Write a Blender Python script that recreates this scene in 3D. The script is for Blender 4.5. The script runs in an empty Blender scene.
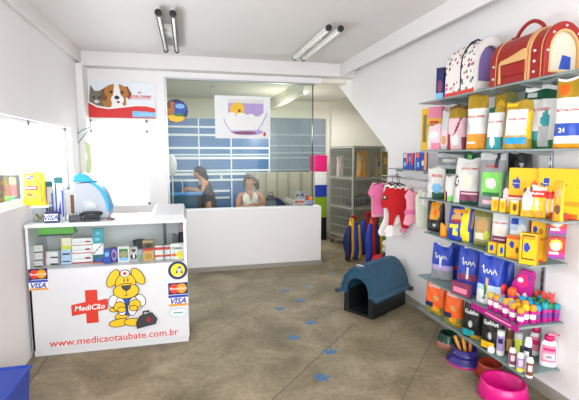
import bpy, bmesh, math, random
from mathutils import Vector, Matrix
random.seed(7)
sc = bpy.context.scene
col = sc.collection
PI = math.pi

# ---------------------------------------------------------------- camera
FPX, CX, CY, EYE = 418.0, 291.0, 199.0, 1.6
yaw = math.atan(103 / math.hypot(FPX, 46)); pitch = math.atan(46 / FPX)
FW = Vector((math.sin(yaw) * math.cos(pitch), math.cos(yaw) * math.cos(pitch), -math.sin(pitch)))
RT = Vector((math.cos(yaw), -math.sin(yaw), 0)); UP = RT.cross(FW)
cam_d = bpy.data.cameras.new('camera'); cam = bpy.data.objects.new('camera', cam_d); col.objects.link(cam)
cam_d.sensor_fit = 'HORIZONTAL'; cam_d.sensor_width = 36; cam_d.lens = FPX / 579 * 36
cam_d.shift_x = -1.5 / 579; cam_d.shift_y = -1.0 / 579; cam_d.clip_start = .05
cam.matrix_world = Matrix(((RT.x, UP.x, -FW.x, 0), (RT.y, UP.y, -FW.y, 0), (RT.z, UP.z, -FW.z, EYE), (0, 0, 0, 1)))
sc.camera = cam
# ---------------------------------------------------------------- world, lights, exposure
w = bpy.data.worlds.new('daylight'); sc.world = w; w.use_nodes = True
bg = w.node_tree.nodes['Background']; bg.inputs[0].default_value = (.93, .96, 1, 1); bg.inputs[1].default_value = 1.6
def area(name, loc, rot, sx, sy, power, color=(1, 1, 1)):
    l = bpy.data.lights.new(name, 'AREA'); l.shape = 'RECTANGLE'; l.size = sx; l.size_y = sy; l.energy = power; l.color = color
    o = bpy.data.objects.new(name, l); col.objects.link(o); o.location = loc; o.rotation_euler = rot; return o
area('storefront_daylight', (.5, -1.35, 1.5), (PI / 2, 0, 0), 3.2, 2.3, 72, (1, .985, .97))
area('left_window_daylight', (-1.42, 3.6, 1.55), (0, -PI / 2, 0), .62, 2.7, 18, (.95, .98, 1))
area('far_window_daylight', (-.86, 5.95, 1.45), (-PI / 2, 0, 0), .62, 1.0, 7, (.95, .98, 1))
area('grooming_room_fill', (.7, 6.5, 2.5), (0, 0, 0), 1.2, .8, 13, (.97, .98, 1))  # added fill panel under the far room ceiling, no window opens here
area('corridor_fill', (2.7, 6.9, 2.45), (0, 0, 0), .7, .7, 10, (.95, .98, 1))  # fill panel added to brighten the passage from above, not a real opening
sc.view_settings.view_transform = 'Standard'; sc.view_settings.look = 'None'
sc.view_settings.gamma = 1; sc.view_settings.use_curve_mapping = False
sc.view_settings.exposure = 0.8

# ---------------------------------------------------------------- materials
def lin(c): return c / 12.92 if c <= .04045 else ((c + .055) / 1.055) ** 2.4
def rgb(c): return tuple(lin(v / 255) for v in c) + (1,)
MATS = {}
def mat(name, c, rough=.5, metal=0, spec=.5, noise=.05, scale=30, alpha=None, emit=0, trans=0):
    if name in MATS: return MATS[name]
    m = bpy.data.materials.new(name); m.use_nodes = True; MATS[name] = m
    nt = m.node_tree; b = nt.nodes['Principled BSDF']
    b.inputs['Roughness'].default_value = rough; b.inputs['Metallic'].default_value = metal
    b.inputs['Specular IOR Level'].default_value = spec
    b.inputs['Base Color'].default_value = rgb(c)
    if noise:
        tc = nt.nodes.new('ShaderNodeTexCoord'); n = nt.nodes.new('ShaderNodeTexNoise'); n.inputs['Scale'].default_value = scale
        mx = nt.nodes.new('ShaderNodeMix'); mx.data_type = 'RGBA'
        mx.inputs[6].default_value = tuple(v * (1 - noise) for v in rgb(c)[:3]) + (1,)
        mx.inputs[7].default_value = tuple(min(1, v * (1 + noise)) for v in rgb(c)[:3]) + (1,)
        nt.links.new(tc.outputs['Object'], n.inputs['Vector']); nt.links.new(n.outputs[0], mx.inputs[0])
        nt.links.new(mx.outputs[2], b.inputs['Base Color'])
    if emit:
        b.inputs['Emission Color'].default_value = rgb(c); b.inputs['Emission Strength'].default_value = emit
    return m
def glass(name, tint, clear=.9, rough=.02):
    if name in MATS: return MATS[name]
    m = bpy.data.materials.new(name); m.use_nodes = True; MATS[name] = m; nt = m.node_tree
    nt.nodes.remove(nt.nodes['Principled BSDF']); out = nt.nodes['Material Output']
    t = nt.nodes.new('ShaderNodeBsdfTransparent'); t.inputs[0].default_value = rgb(tint)
    g = nt.nodes.new('ShaderNodeBsdfGlossy'); g.inputs['Roughness'].default_value = rough
    d = nt.nodes.new('ShaderNodeBsdfDiffuse'); d.inputs[0].default_value = rgb(tint)
    lw = nt.nodes.new('ShaderNodeLayerWeight'); lw.inputs[0].default_value = .5
    pw = nt.nodes.new('ShaderNodeMath'); pw.operation = 'POWER'; pw.inputs[1].default_value = 5
    fr = nt.nodes.new('ShaderNodeMath'); fr.operation = 'MULTIPLY_ADD'; fr.inputs[1].default_value = .55; fr.inputs[2].default_value = .012
    nt.links.new(lw.outputs['Facing'], pw.inputs[0]); nt.links.new(pw.outputs[0], fr.inputs[0])
    m1 = nt.nodes.new('ShaderNodeMixShader'); m1.inputs[0].default_value = 1 - clear
    m2 = nt.nodes.new('ShaderNodeMixShader')
    nt.links.new(t.outputs[0], m1.inputs[1]); nt.links.new(d.outputs[0], m1.inputs[2])
    nt.links.new(fr.outputs[0], m2.inputs[0]); nt.links.new(m1.outputs[0], m2.inputs[1]); nt.links.new(g.outputs[0], m2.inputs[2])
    nt.links.new(m2.outputs[0], out.inputs[0]); return m
K = {}
def pal(**kw):
    for k, c in kw.items(): K[k] = (k, c)
pal(white=(230, 230, 229), offwhite=(214, 212, 208), cream=(232, 224, 200), black=(22, 22, 24), charcoal=(52, 52, 56), grey=(140, 142, 146), lgrey=(190, 192, 194),
    yellow=(240, 186, 14), lemon=(236, 220, 30), gold=(168, 134, 26), amber=(226, 150, 18), orange=(240, 96, 20), dorange=(222, 74, 14), red=(206, 24, 22), dred=(150, 16, 18), brightred=(216, 48, 34),
    blue=(28, 70, 170), royal=(26, 60, 170), navy=(20, 28, 84), sky=(120, 180, 222), pale_blue=(176, 200, 226), teal=(20, 150, 160), cyan=(24, 150, 205), deepteal=(14, 98, 104),
    green=(40, 120, 60), dgreen=(14, 78, 50), lime=(120, 205, 90), olive=(120, 122, 60), khaki=(158, 150, 110), pink=(232, 130, 160), lpink=(240, 196, 206), hot=(214, 20, 110), magenta=(178, 14, 128),
    purple=(110, 50, 140), lilac=(170, 150, 205), plum=(130, 56, 90), brown=(110, 66, 34), tan=(196, 150, 90), skin=(196, 140, 108), hair=(30, 22, 22), violet=(60, 40, 130), yellowgreen=(200, 214, 60), cross=(208, 52, 30), ochre=(232, 184, 22), copper=(170, 120, 100))
def m_(k, rough=.45, **kw):
    n, c = K[k]; return mat(n if rough == .45 else '%s_%d' % (n, rough * 100), c, rough, **kw)

wall_m = mat('white_wall_paint', (232, 230, 231), .6, noise=.015, scale=3)
ceil_m = mat('ceiling_paint', (226, 223, 223), .8, noise=.01, scale=3)
cream_m = mat('cream_wall_paint', (220, 217, 204), .8, noise=.02, scale=3)
skirt_m = mat('grey_skirting', (150, 146, 138), .6)
lam_m = mat('white_laminate', (211, 212, 215), .3, noise=.01)
alu_m = mat('aluminium', (172, 176, 178), .35, .8)
steel_m = mat('cage_wire', (168, 170, 160), .5, .2)
dark_metal = mat('dark_metal', (60, 62, 64), .4, .6)
pane_m = glass('clear_glass', (250, 252, 252), .99)
part_glass = glass('partition_glass', (242, 246, 244), 1.0)
shelf_glass = glass('shelf_glass', (176, 200, 200), .62, .05)
disp_glass = glass('display_glass', (248, 250, 250), 1.0)

def floor_material():
    m = bpy.data.materials.new('polished_concrete'); m.use_nodes = True; nt = m.node_tree; b = nt.nodes['Principled BSDF']
    N = nt.nodes.new; L = nt.links.new
    tc = N('ShaderNodeTexCoord')
    n1 = N('ShaderNodeTexNoise'); n1.inputs['Scale'].default_value = 2.2; n1.inputs['Detail'].default_value = 8; n1.inputs['Roughness'].default_value = .62; n1.inputs['Distortion'].default_value = .6
    n2 = N('ShaderNodeTexNoise'); n2.inputs['Scale'].default_value = 26; n2.inputs['Detail'].default_value = 6
    for n in (n1, n2): L(tc.outputs['Object'], n.inputs['Vector'])
    r1 = N('ShaderNodeValToRGB'); e = r1.color_ramp.elements
    e[0].position = .30; e[0].color = rgb((104, 94, 72)); e[1].position = .70; e[1].color = rgb((164, 151, 126))
    k = r1.color_ramp.elements.new(.5); k.color = rgb((134, 122, 98))
    L(n1.outputs[0], r1.inputs[0])
    mx = N('ShaderNodeMix'); mx.data_type = 'RGBA'; mx.blend_type = 'OVERLAY'; mx.inputs[0].default_value = .35
    L(r1.outputs[0], mx.inputs[6]); L(n2.outputs[0], mx.inputs[7])
    sep = N('ShaderNodeSeparateXYZ'); L(tc.outputs['Object'], sep.inputs[0])
    cur = mx.outputs[2]
    def mth(op, a, bb):
        q = N('ShaderNodeMath'); q.operation = op
        for i, v in enumerate((a, bb)):
            if v is None: continue
            if isinstance(v, (int, float)): q.inputs[i].default_value = v
            else: L(v, q.inputs[i])
        return q.outputs[0]
    # saw-cut joints a*x+b*y=c, limited to u0<x<u1
    for (x0, y0, x1, y1, wd) in ((.2, 2.22, 1.49, 3.55, .006), (-1.12, 2.0, -1.12, 3.6, .006), (1.2, 2.2, 2.27, 3.35, .004), (1.75, 3.1, 2.25, 2.1, .004), (-.1, 3.3, .75, 4.3, .0035), (.85, 5.4, 1.6, 2.6, .002)):
        dx, dy = x1 - x0, y1 - y0; ln = math.hypot(dx, dy); a, bq = dy / ln, -dx / ln; c = a * x0 + bq * y0
        s = mth('ADD', mth('MULTIPLY', sep.outputs[0], a), mth('MULTIPLY', sep.outputs[1], bq))
        dist = mth('ABSOLUTE', mth('SUBTRACT', s, c), None)
        near = mth('LESS_THAN', dist, wd)
        t = mth('ADD', mth('MULTIPLY', sep.outputs[0], dx / ln), mth('MULTIPLY', sep.outputs[1], dy / ln)); t0 = (x0 * dx + y0 * dy) / ln
        msk = mth('MULTIPLY', near, mth('MULTIPLY', mth('GREATER_THAN', t, t0), mth('LESS_THAN', t, t0 + ln)))
        fac = mth('MULTIPLY', msk, .6)
        mm = N('ShaderNodeMix'); mm.data_type = 'RGBA'; mm.inputs[7].default_value = rgb((72, 66, 58)); L(fac, mm.inputs[0]); L(cur, mm.inputs[6]); cur = mm.outputs[2]
    L(cur, b.inputs['Base Color'])
    b.inputs['Roughness'].default_value = .55; b.inputs['Specular IOR Level'].default_value = .35
    bp = N('ShaderNodeBump'); bp.inputs['Strength'].default_value = .08; L(n2.outputs[0], bp.inputs['Height']); L(bp.outputs[0], b.inputs['Normal'])
    return m

# ---------------------------------------------------------------- mesh building
class MB:
    def __init__(s): s.v = []; s.f = []; s.m = []; s.s = []; s.mats = []
    def mi(s, m):
        if m not in s.mats: s.mats.append(m)
        return s.mats.index(m)
    def add(s, vs, fs, m, smooth=False, T=None):
        o = len(s.v); k = s.mi(m) if not isinstance(m, list) else None
        s.v += [tuple(T @ Vector(v)) if T else tuple(v) for v in vs]
        for i, f in enumerate(fs):
            s.f.append(tuple(o + j for j in f)); s.m.append(k if k is not None else s.mi(m[i])); s.s.append(smooth)
    def box(s, x0, x1, y0, y1, z0, z1, m, T=None):
        vs = [(x, y, z) for x in (x0, x1) for y in (y0, y1) for z in (z0, z1)]
        s.add(vs, [(0, 1, 3, 2), (4, 6, 7, 5), (0, 4, 5, 1), (2, 3, 7, 6), (0, 2, 6, 4), (1, 5, 7, 3)], m, False, T)
    def prism(s, pts, axis, a0, a1, m, T=None, smooth=False):
        # pts in the plane across axis; axis 'x': (y,z), 'y': (x,z), 'z': (x,y)
        def P3(p, a): return {'x': (a, p[0], p[1]), 'y': (p[0], a, p[1]), 'z': (p[0], p[1], a)}[axis]
        n = len(pts); vs = [P3(p, a0) for p in pts] + [P3(p, a1) for p in pts]
        fs = [(i, (i + 1) % n, n + (i + 1) % n, n + i) for i in range(n)]
        s.add(vs, fs, m, smooth, T); s.add(vs, [tuple(range(n))[::-1], tuple(range(n, 2 * n))], m, False, T)
    def ring(s, outer, inner, axis, a0, a1, m, T=None):
        def P3(p, a): return {'x': (a, p[0], p[1]), 'y': (p[0], a, p[1]), 'z': (p[0], p[1], a)}[axis]
        n = len(outer); vs = [P3(p, a) for a in (a0, a1) for p in list(outer) + list(inner)]
        fs = []
        for i in range(n):
            j = (i + 1) % n
            fs += [(i, j, 2 * n + j, 2 * n + i), (n + j, n + i, 3 * n + i, 3 * n + j), (j, i, n + i, n + j), (2 * n + i, 2 * n + j, 3 * n + j, 3 * n + i)]
        s.add(vs, fs, m, False, T)
    def tube(s, pts, r, m, n=8, T=None, closed=False):
        pts = [Vector(p) for p in pts]; rs = r if isinstance(r, (list, tuple)) else [r] * len(pts)
        vs = []; N = len(pts)
        for i, p in enumerate(pts):
            a = pts[i - 1] if (i or closed) else p; b = pts[(i + 1) % N] if (i < N - 1 or closed) else p
            d = (b - a).normalized(); u = d.orthogonal().normalized() if abs(d.z) > .95 else d.cross(Vector((0, 0, 1))).normalized(); w_ = d.cross(u)
            for k in range(n):
                t = 2 * PI * k / n; vs.append(p + (u * math.cos(t) + w_ * math.sin(t)) * rs[i])
        fs = []
        for i in range(N if closed else N - 1):
            j = (i + 1) % N
            for k in range(n): fs.append((i * n + k, i * n + (k + 1) % n, j * n + (k + 1) % n, j * n + k))
        s.add(vs, fs, m, True, T)
        if not closed: s.add(vs, [tuple(range(n))[::-1], tuple(range((N - 1) * n, N * n))], m, False, T)
    def lathe(s, prof, m, n=28, T=None, sx=1, sy=1):
        # prof: (r, z) or (r, z, material of the band that starts here)
        vs = []; N = len(prof)
        for q in prof:
            for k in range(n): t = 2 * PI * k / n; vs.append((q[0] * math.cos(t) * sx, q[0] * math.sin(t) * sy, q[1]))
        fs = []; ms = []; cur = m
        for i in range(N - 1):
            if len(prof[i]) > 2: cur = prof[i][2]
            for k in range(n): fs.append((i * n + k, i * n + (k + 1) % n, (i + 1) * n + (k + 1) % n, (i + 1) * n + k)); ms.append(cur)
        s.add(vs, fs, ms, True, T)
        if prof[0][0] > 1e-4: s.add(vs[:n], [tuple(range(n))[::-1]], ms[0], False, T)
        if prof[-1][0] > 1e-4: s.add(vs[-n:], [tuple(range(n))], ms[-1], False, T)
    def ball(s, c, r, m, n=14, T=None):
        rx, ry, rz = r if isinstance(r, (tuple, list)) else (r, r, r)
        vs = []; fs = []
        for i in range(n // 2 + 1):
            a = PI * i / (n // 2)
            for k in range(n): t = 2 * PI * k / n; vs.append((c[0] + rx * math.sin(a) * math.cos(t), c[1] + ry * math.sin(a) * math.sin(t), c[2] + rz * math.cos(a)))
        for i in range(n // 2):
            for k in range(n): fs.append((i * n + k, (i + 1) * n + k, (i + 1) * n + (k + 1) % n, i * n + (k + 1) % n))
        s.add(vs, fs, m, True, T)
    def build(s, name, parent=None, bevel=0, seg=2):
        me = bpy.data.meshes.new(name); me.from_pydata(s.v, [], s.f)
        for m in s.mats: me.materials.append(m)
        for i, p in enumerate(me.polygons): p.material_index = s.m[i]; p.use_smooth = s.s[i]
        bm = bmesh.new(); bm.from_mesh(me); bmesh.ops.remove_doubles(bm, verts=bm.verts, dist=1e-5)
        bmesh.ops.recalc_face_normals(bm, faces=bm.faces); bm.to_mesh(me); bm.free(); me.update()
        o = bpy.data.objects.new(name, me); col.objects.link(o)
        if parent: o.parent = parent
        if bevel:
            b = o.modifiers.new('bevel', 'BEVEL'); b.width = bevel; b.segments = seg; b.limit_method = 'ANGLE'
        return o
def tag(o, label, cat, group=None, kind=None):
    if label: o['label'] = label
    if cat: o['category'] = cat
    if group: o['group'] = group
    if kind: o['kind'] = kind
    return o
def thing(name, label, cat, loc=(0, 0, 0), rz=0, group=None):
    o = bpy.data.objects.new(name, None); col.objects.link(o); o.location = loc; o.rotation_euler = (0, 0, rz); o.empty_display_size = .05
    return tag(o, label, cat, group)
def struct(mb, name, bevel=0, parent=None):
    o = mb.build(name, parent, bevel)
    if parent is None: o['kind'] = 'structure'
    return o
def boxs(name, x0, x1, y0, y1, z0, z1, m, bevel=0, parent=None):
    b = MB(); b.box(x0, x1, y0, y1, z0, z1, m); return struct(b, name, bevel, parent)
def ell(cx, cz, rx, rz=None, rot=0, n=24):
    rz = rx if rz is None else rz; c, s_ = math.cos(rot), math.sin(rot)
    return [(cx + rx * math.cos(2 * PI * k / n) * c - rz * math.sin(2 * PI * k / n) * s_, cz + rx * math.cos(2 * PI * k / n) * s_ + rz * math.sin(2 * PI * k / n) * c) for k in range(n)]
def rect(x0, x1, z0, z1): return [(x0, z0), (x1, z0), (x1, z1), (x0, z1)]
TXT = {}
def text2d(s, bold=.012, shear=0):
    key = (s, bold, shear)
    if key in TXT: return TXT[key]
    cu = bpy.data.curves.new('t', 'FONT'); cu.body = s; cu.size = 1; cu.offset = bold; cu.shear = shear; cu.resolution_u = 2; cu.fill_mode = 'FRONT'
    ob = bpy.data.objects.new('t', cu); me = ob.to_mesh()
    vs = [(v.co.x, v.co.y) for v in me.vertices]; fs = [tuple(p.vertices) for p in me.polygons]
    ob.to_mesh_clear(); bpy.data.objects.remove(ob)
    xa = min(v[0] for v in vs); xb = max(v[0] for v in vs); ya = min(v[1] for v in vs); yb = max(v[1] for v in vs)
    W = xb - xa; vs = [((v[0] - (xa + xb) / 2) / W, (v[1] - (ya + yb) / 2) / W) for v in vs]
    TXT[key] = (vs, fs, (yb - ya) / W); return TXT[key]
def sheet(shapes, name, parent, y=0, step=.0006, T=None):
    """flat artwork facing -y: (material, points) or (material, 'text', string, cx, cz, width, tilt)"""
    b = MB(); k = 0
    for sh in shapes:
        k += 1
        if sh[1] == 'text':
            vs, fs, hh = text2d(sh[2], *(sh[7:] if len(sh) > 7 else ())); c, s_ = math.cos(sh[6]), math.sin(sh[6])
            b.add([(sh[3] + (v[0] * c - v[1] * s_) * sh[5], y - k * step, sh[4] + (v[0] * s_ + v[1] * c) * sh[5]) for v in vs], fs, sh[0], False, T)
        else:
            b.add([(p[0], y - k * step, p[1]) for p in sh[1]], [tuple(range(len(sh[1])))], sh[0], False, T)
    return b.build(name, parent)

# ---------------------------------------------------------------- measuring helpers (where a thing seen at a pixel stands on its shelf)
def proj(p):
    v = Vector(p) - Vector((0, 0, EYE)); k = v.dot(FW); return CX + FPX * v.dot(RT) / k, CY - FPX * v.dot(UP) / k, k
def solve(fn, target, a, b, dec=False):
    for _ in range(50):
        c = (a + b) / 2; r = fn(c) > target
        if r != dec: b = c
        else: a = c
    return (a + b) / 2
def spotX(px, X, z): return Vector((X, solve(lambda y: proj((X, y, z))[0], px, .6, 9, True), z))
def spotY(px, Y, z): return Vector((solve(lambda x: proj((x, Y, z))[0], px, -3, 4), Y, z))
def height_at(p, py): return solve(lambda z: proj((p.x, p.y, z))[1], py, p.z - .5, 3.2, True) - p.z
def width_at(p, px0, px1, rz):
    q = proj(p); d = Vector((math.cos(rz), math.sin(rz), 0)); return abs((px1 - px0) * q[2] / (FPX * (d.dot(RT) - (q[0] - CX) / FPX * d.dot(FW))))

# ---------------------------------------------------------------- the room
XL, XR, YG, YB = -1.24, 2.27, 5.68, 8.0
b = MB(); b.box(XL - .3, 4.1, -1.6, 8.3, -.1, 0, floor_material()); struct(b, 'floor')
b = MB(); b.box(XL - .2, XR + .2, -1.6, YG, 2.8, 2.9, ceil_m); struct(b, 'ceiling')
b = MB(); b.box(-.5, 2.75, YG + .151, YB + .2, 2.6, 2.9, cream_m)
b.prism([(2.75, 2.6), (4.1, 2.98), (4.1, 3.1), (2.75, 3.1)], 'y', YG, YB + .2, cream_m); o = struct(b, 'ceiling')
# left wall with its long window
b = MB(); t = XL - .15; wy0, wy1, wz0, wz1 = 1.6, 5.05, 1.2, 1.87
for q in ((-1.6, wy0, 0, 2.8), (wy0, wy1, 0, wz0), (wy0, wy1, wz1, 2.8), (wy1, YG + .15, 0, 2.8)): b.box(t, XL, q[0], q[1], q[2], q[3], wall_m)
struct(b, 'wall_left')
fr_m = mat('window_frame_white', (236, 238, 240), .35, noise=.01)
b = MB(); x0, x1 = XL - .09, XL - .05
for (a, c) in ((wz0, wz0 + .035), (wz1 - .035, wz1)): b.box(x0, x1, wy0, wy1, a, c, fr_m)
for yy in (wy0, 2.75, 3.95, wy1 - .035): b.box(x0, x1, yy, yy + .035, wz0, wz1, fr_m)
wn = struct(b, 'window_1'); b = MB(); b.box(x0 + .015, x0 + .021, wy0, wy1, wz0, wz1, pane_m); b.build('pane', wn)
# far wall, left of the glass partition
wx0, wx1, vz0, vz1 = -1.19, -.49, .93, 2.02
b = MB(); t = YG + .15
for q in ((XL, wx0, 0, 2.8), (wx0, wx1, 0, vz0), (wx0, wx1, vz1, 2.8), (wx1, -.27, 0, 2.8)): b.box(q[0], q[1], YG, t, q[2], q[3], wall_m)
b.box(-.27, 1.83, YG, t, 2.56, 2.8, wall_m)
struct(b, 'wall_back')
b = MB()
for q in ((wx0, wx1, vz0, vz0 + .03), (wx0, wx1, vz1 - .03, vz1), (wx0, wx0 + .03, vz0, vz1), (wx1 - .03, wx1, vz0, vz1), (wx0, wx1, 1.86, 1.885)): b.box(q[0], q[1], YG + .05, YG + .09, q[2], q[3], fr_m)
wn = struct(b, 'window_2'); b = MB(); b.box(wx0, wx1, YG + .065, YG + .071, vz0, vz1, pane_m); b.build('pane', wn)
# low wall under the glass
b = MB(); b.box(-.27, 1.83, YG - .03, YG + .16, 0, .845, wall_m); struct(b, 'wall_low', .004)
b = MB(); b.box(-1.2, 1.835, YG - .05, YG - .03, 0, .06, skirt_m); b.box(1.83, 1.845, YG - .05, YG + .16, 0, .06, skirt_m); struct(b, 'baseboard_back')
# beams
b = MB(); b.box(XL, XR, 5.5, YG + .02, 2.63, 2.8, ceil_m); b.prism([(2.03, 2.63), (2.045, 2.63), (2.06, 2.645), (XR, 2.735), (XR, 2.8), (2.03, 2.8)], 'y', -1.6, 5.5, ceil_m); b.box(XL, -1.19, -1.6, 5.5, 2.66, 2.8, ceil_m)
struct(b, 'trim_1', .006)
boxs('trim_2', XL, -1.17, 5.42, YG, 0, 2.63, wall_m)
# right wall with the cut under the stairs
b = MB(); b.prism([(-1.6, 0), (4.5, 0), (4.5, 1.62), (6.5, 2.80), (6.5, 3.0), (-1.6, 3.0)], 'x', XR, XR + .12, wall_m); struct(b, 'wall_right')
b = MB(); b.prism([(4.5, 1.62), (6.5, 2.8), (6.5, 2.9), (4.4, 1.68)], 'x', XR + .12, 3.9, cream_m); struct(b, 'trim_3')
b = MB(); b.box(XR - .015, XR, -1.6, 4.5, 0, .075, skirt_m); struct(b, 'baseboard_right')
b = MB(); b.box(3.9, 4.05, 4.4, YB + .2, 0, 3.1, cream_m); b.box(XR + .12, 3.9, 4.4, 4.5, 0, 1.62, cream_m); struct(b, 'wall_corridor')
# far room
b = MB(); b.box(-.5, 2.75, YB, YB + .15, 0, 2.7, cream_m); b.box(2.75, 4.0, YB - .12, YB + .15, 0, 3.1, cream_m); struct(b, 'wall_far')
b = MB(); b.box(-.5, -.4, YG + .15, YB, 0, 2.6, cream_m); struct(b, 'wall_side')
blue_m = mat('blue_wall_panel', (66, 112, 170), .3, noise=.16, scale=1.4); grey_panel = mat('grey_blue_wall_panel', (128, 140, 150), .35, noise=.12, scale=2)
strip_m = mat('white_batten', (232, 240, 246), .4)
b = MB(); b.box(-.4, 1.52, YB - .03, YB, .4, 2.23, blue_m); b.box(1.52, 2.66, YB - .03, YB, .4, 2.27, grey_panel); pn = struct(b, 'trim_4')
b = MB()
for z, hh in ((2.078, .018), (1.931, .02), (1.692, .02), (1.57, .014), (1.507, .024), (1.273, .018), (1.21, .024), (1.097, .02)):
    b.box(-.4, 1.52, YB - .045, YB - .03, z - hh, z + hh, strip_m)
gs = mat('grey_batten', (160, 172, 180), .4)
for z in (1.95, 1.74, 1.60, 1.5, 1.27): b.box(1.52, 2.66, YB - .045, YB - .03, z - .014, z + .014, gs)
for x in (.2, .79, 1.52): b.box(x - .012, x + .012, YB - .05, YB - .03, .4, 2.23, strip_m)
for z in (.89, .76): b.box(.1, .75, YB - .045, YB - .03, z - .02, z + .02, strip_m)
for k in range(5): b.box(1.72 + k * .21, 1.728 + k * .21, YB - .045, YB - .03, .4, 2.27, gs)
struct(b, 'trim_5')
beam_m = mat('pale_beam', (236, 232, 216), .6)
b = MB(); b.prism([(1.52, 2.42), (1.62, 2.42), (1.62, 2.6), (1.52, 2.6)], 'y', 5.84, YB, beam_m); struct(b, 'trim_6')

# glass partition
gp = thing('glass_partition', 'large clear glass pane in a slim metal frame standing on the low white wall', 'glass partition', (0, YG + .06, .845))
b = MB(); b.box(-.245, 1.72, -.004, .004, .012, 1.70, part_glass); b.build('pane', gp)
b = MB(); b.box(-.27, 1.75, -.03, .03, 1.70, 1.713, alu_m); b.box(-.27, -.245, -.03, .03, 0, 1.70, alu_m); b.box(1.715, 1.725, -.012, .012, 0, 1.70, dark_metal); b.box(-.245, 1.72, -.015, .015, 0, .012, alu_m); b.build('frame', gp)

# ---------------------------------------------------------------- ceiling lights
tube_m = mat('fluorescent_tube_glass', (240, 240, 236), .25, emit=.12); lamp_white = mat('lamp_white_metal', (228, 228, 222), .4)
def ceiling_light(x, y0, y1, label, refl, skew=0):
    t_ = thing('ceiling_light', label, 'ceiling light', (x, (y0 + y1) / 2, 2.8), skew, 'twin tube ceiling lights'); L = (y1 - y0) / 2
    b = MB(); b.box(-.035, .035, -.16, .16, -.04, 0, lamp_white); b.box(-.06, .06, -.03, .03, -.05, -.035, lamp_white); b.build('base', t_, .004)
    for sx in (-.058, .058):
        b = MB(); pr = [(sx - .03, -.088), (sx - .034, -.058), (sx - .02, -.035), (sx + .02, -.035), (sx + .034, -.058), (sx + .03, -.088), (sx + .022, -.088), (sx + .024, -.058), (sx + .014, -.045), (sx - .014, -.045), (sx - .024, -.058), (sx - .022, -.088)]
        b.prism([(sx + (q[0] - sx) * .75, q[1] * .85) for q in pr], 'y', -L, L, refl); b.build('reflector', t_)
        b = MB(); b.tube([(sx, -L, -.064), (sx, L, -.064)], .012, tube_m, 12); b.build('tube', t_)
        for e in (-1, 1):
            b = MB(); b.tube([(sx, e * (L - .015), -.056), (sx, e * (L + .02), -.056)], .029, m_('black', .35), 16); b.build('end_cap', t_, .004)
dark_ref = mat('mirror_reflector', (120, 122, 122), .3, .7)
ceiling_light(-.15, 3.74, 5.02, 'twin tube ceiling light with dark rimmed reflectors over the counter', dark_ref)
ceiling_light(1.345, 3.80, 5.08, 'white twin tube ceiling light with black ends nearer the right wall', lamp_white)
t_ = tag(MB.build.__get__((lambda b: (b.lathe([(.0, -.03), (.05, -.028), (.075, -.012), (.08, 0)], mat('lit_lamp', (255, 250, 230), .3, emit=6)), b)[1])(MB()))('ceiling_lamp'), 'small round lit lamp on the far room ceiling behind the glass', 'ceiling lamp'); t_.location = (1.87, 6.8, 2.6)
l = bpy.data.lights.new('lamp_light', 'POINT'); l.energy = 16; l.shadow_soft_size = .12; l.color = (1, .97, .88); lo = bpy.data.objects.new('lamp_light', l); col.objects.link(lo); lo.location = (1.5, 6.8, 1.95)
b = MB(); b.lathe([(0, -.035), (.04, -.03), (.06, 0)], m_('offwhite')); t_ = tag(b.build('smoke_detector'), 'small white round detector on the far room ceiling above the bathtub poster', 'smoke detector'); t_.location = (.42, 6.6, 2.6)

# ---------------------------------------------------------------- wall posters and stickers
p_ = thing('wall_poster', 'wide poster with a puppy and a grey kitten above a red wave', 'poster', (-.795, YG - .012, 2.26))
b = MB(); b.box(-.405, .405, 0, .01, -.225, .225, mat('poster_pale_blue', (222, 228, 236), .4)); b.build('board', p_)
pc = {k: m_(k) for k in K}
tabby = mat('tabby_grey', (112, 106, 92), .7, noise=.5, scale=60); fur = mat('brown_fur', (178, 116, 52), .7, noise=.2, scale=40)
wave = [(-.405, -.225), (.405, -.225), (.405, -.10), (.3, -.075), (.18, -.075), (0, -.10), (-.15, -.12), (-.28, -.10), (-.405, -.03)]
sheet([(tabby, [(-.37, -.1), (-.36, .05), (-.345, .17), (-.30, .10), (-.25, .10), (-.20, .13), (-.19, -.1)]), (pc['black'], ell(-.31, .02, .014)), (pc['black'], ell(-.25, .02, .014)), (pc['offwhite'], ell(-.28, -.03, .03, .02)),
       (fur, ell(-.09, .0, .13, .14)), (fur, [(-.2, -.12), (-.2, .04), (.06, .04), (.06, -.12)]), (pc['brown'], [(-.24, .0), (-.21, .12), (-.14, .17), (-.12, .08), (-.18, -.02)]), (pc['brown'], [(.02, .14), (.08, .17), (.13, .08), (.1, .0), (.05, .06)]),
       (fur, ell(-.05, .09, .14, .10)), (pc['white'], [(-.07, .19), (-.02, .19), (.0, .05), (.03, -.12), (-.12, -.12), (-.09, .04)]), (pc['white'], ell(-.04, -.0, .075, .065)), (pc['black'], ell(-.045, .025, .03, .024)), (pc['black'], ell(-.11, .09, .018)), (pc['black'], ell(.02, .09, .018)), (pc['plum'], ell(-.03, -.03, .02, .014)),
       (pc['white'], [(p[0], p[1] + .022) for p in wave]), (pc['red'], wave), (pc['sky'], [(.13, -.21), (.405, -.21), (.405, -.15), (.30, -.14), (.13, -.135)]), (pc['pale_blue'], rect(.2, .37, -.182, -.172)),
       (pc['red'], 'text', 'ROYAL CANIN', .225, .045, .27, 0, .03), (pc['red'], [(.2, .085), (.25, .085), (.225, .105)]), (pc['red'], rect(.09, .36, .012, .017))], 'print', p_)

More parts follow.
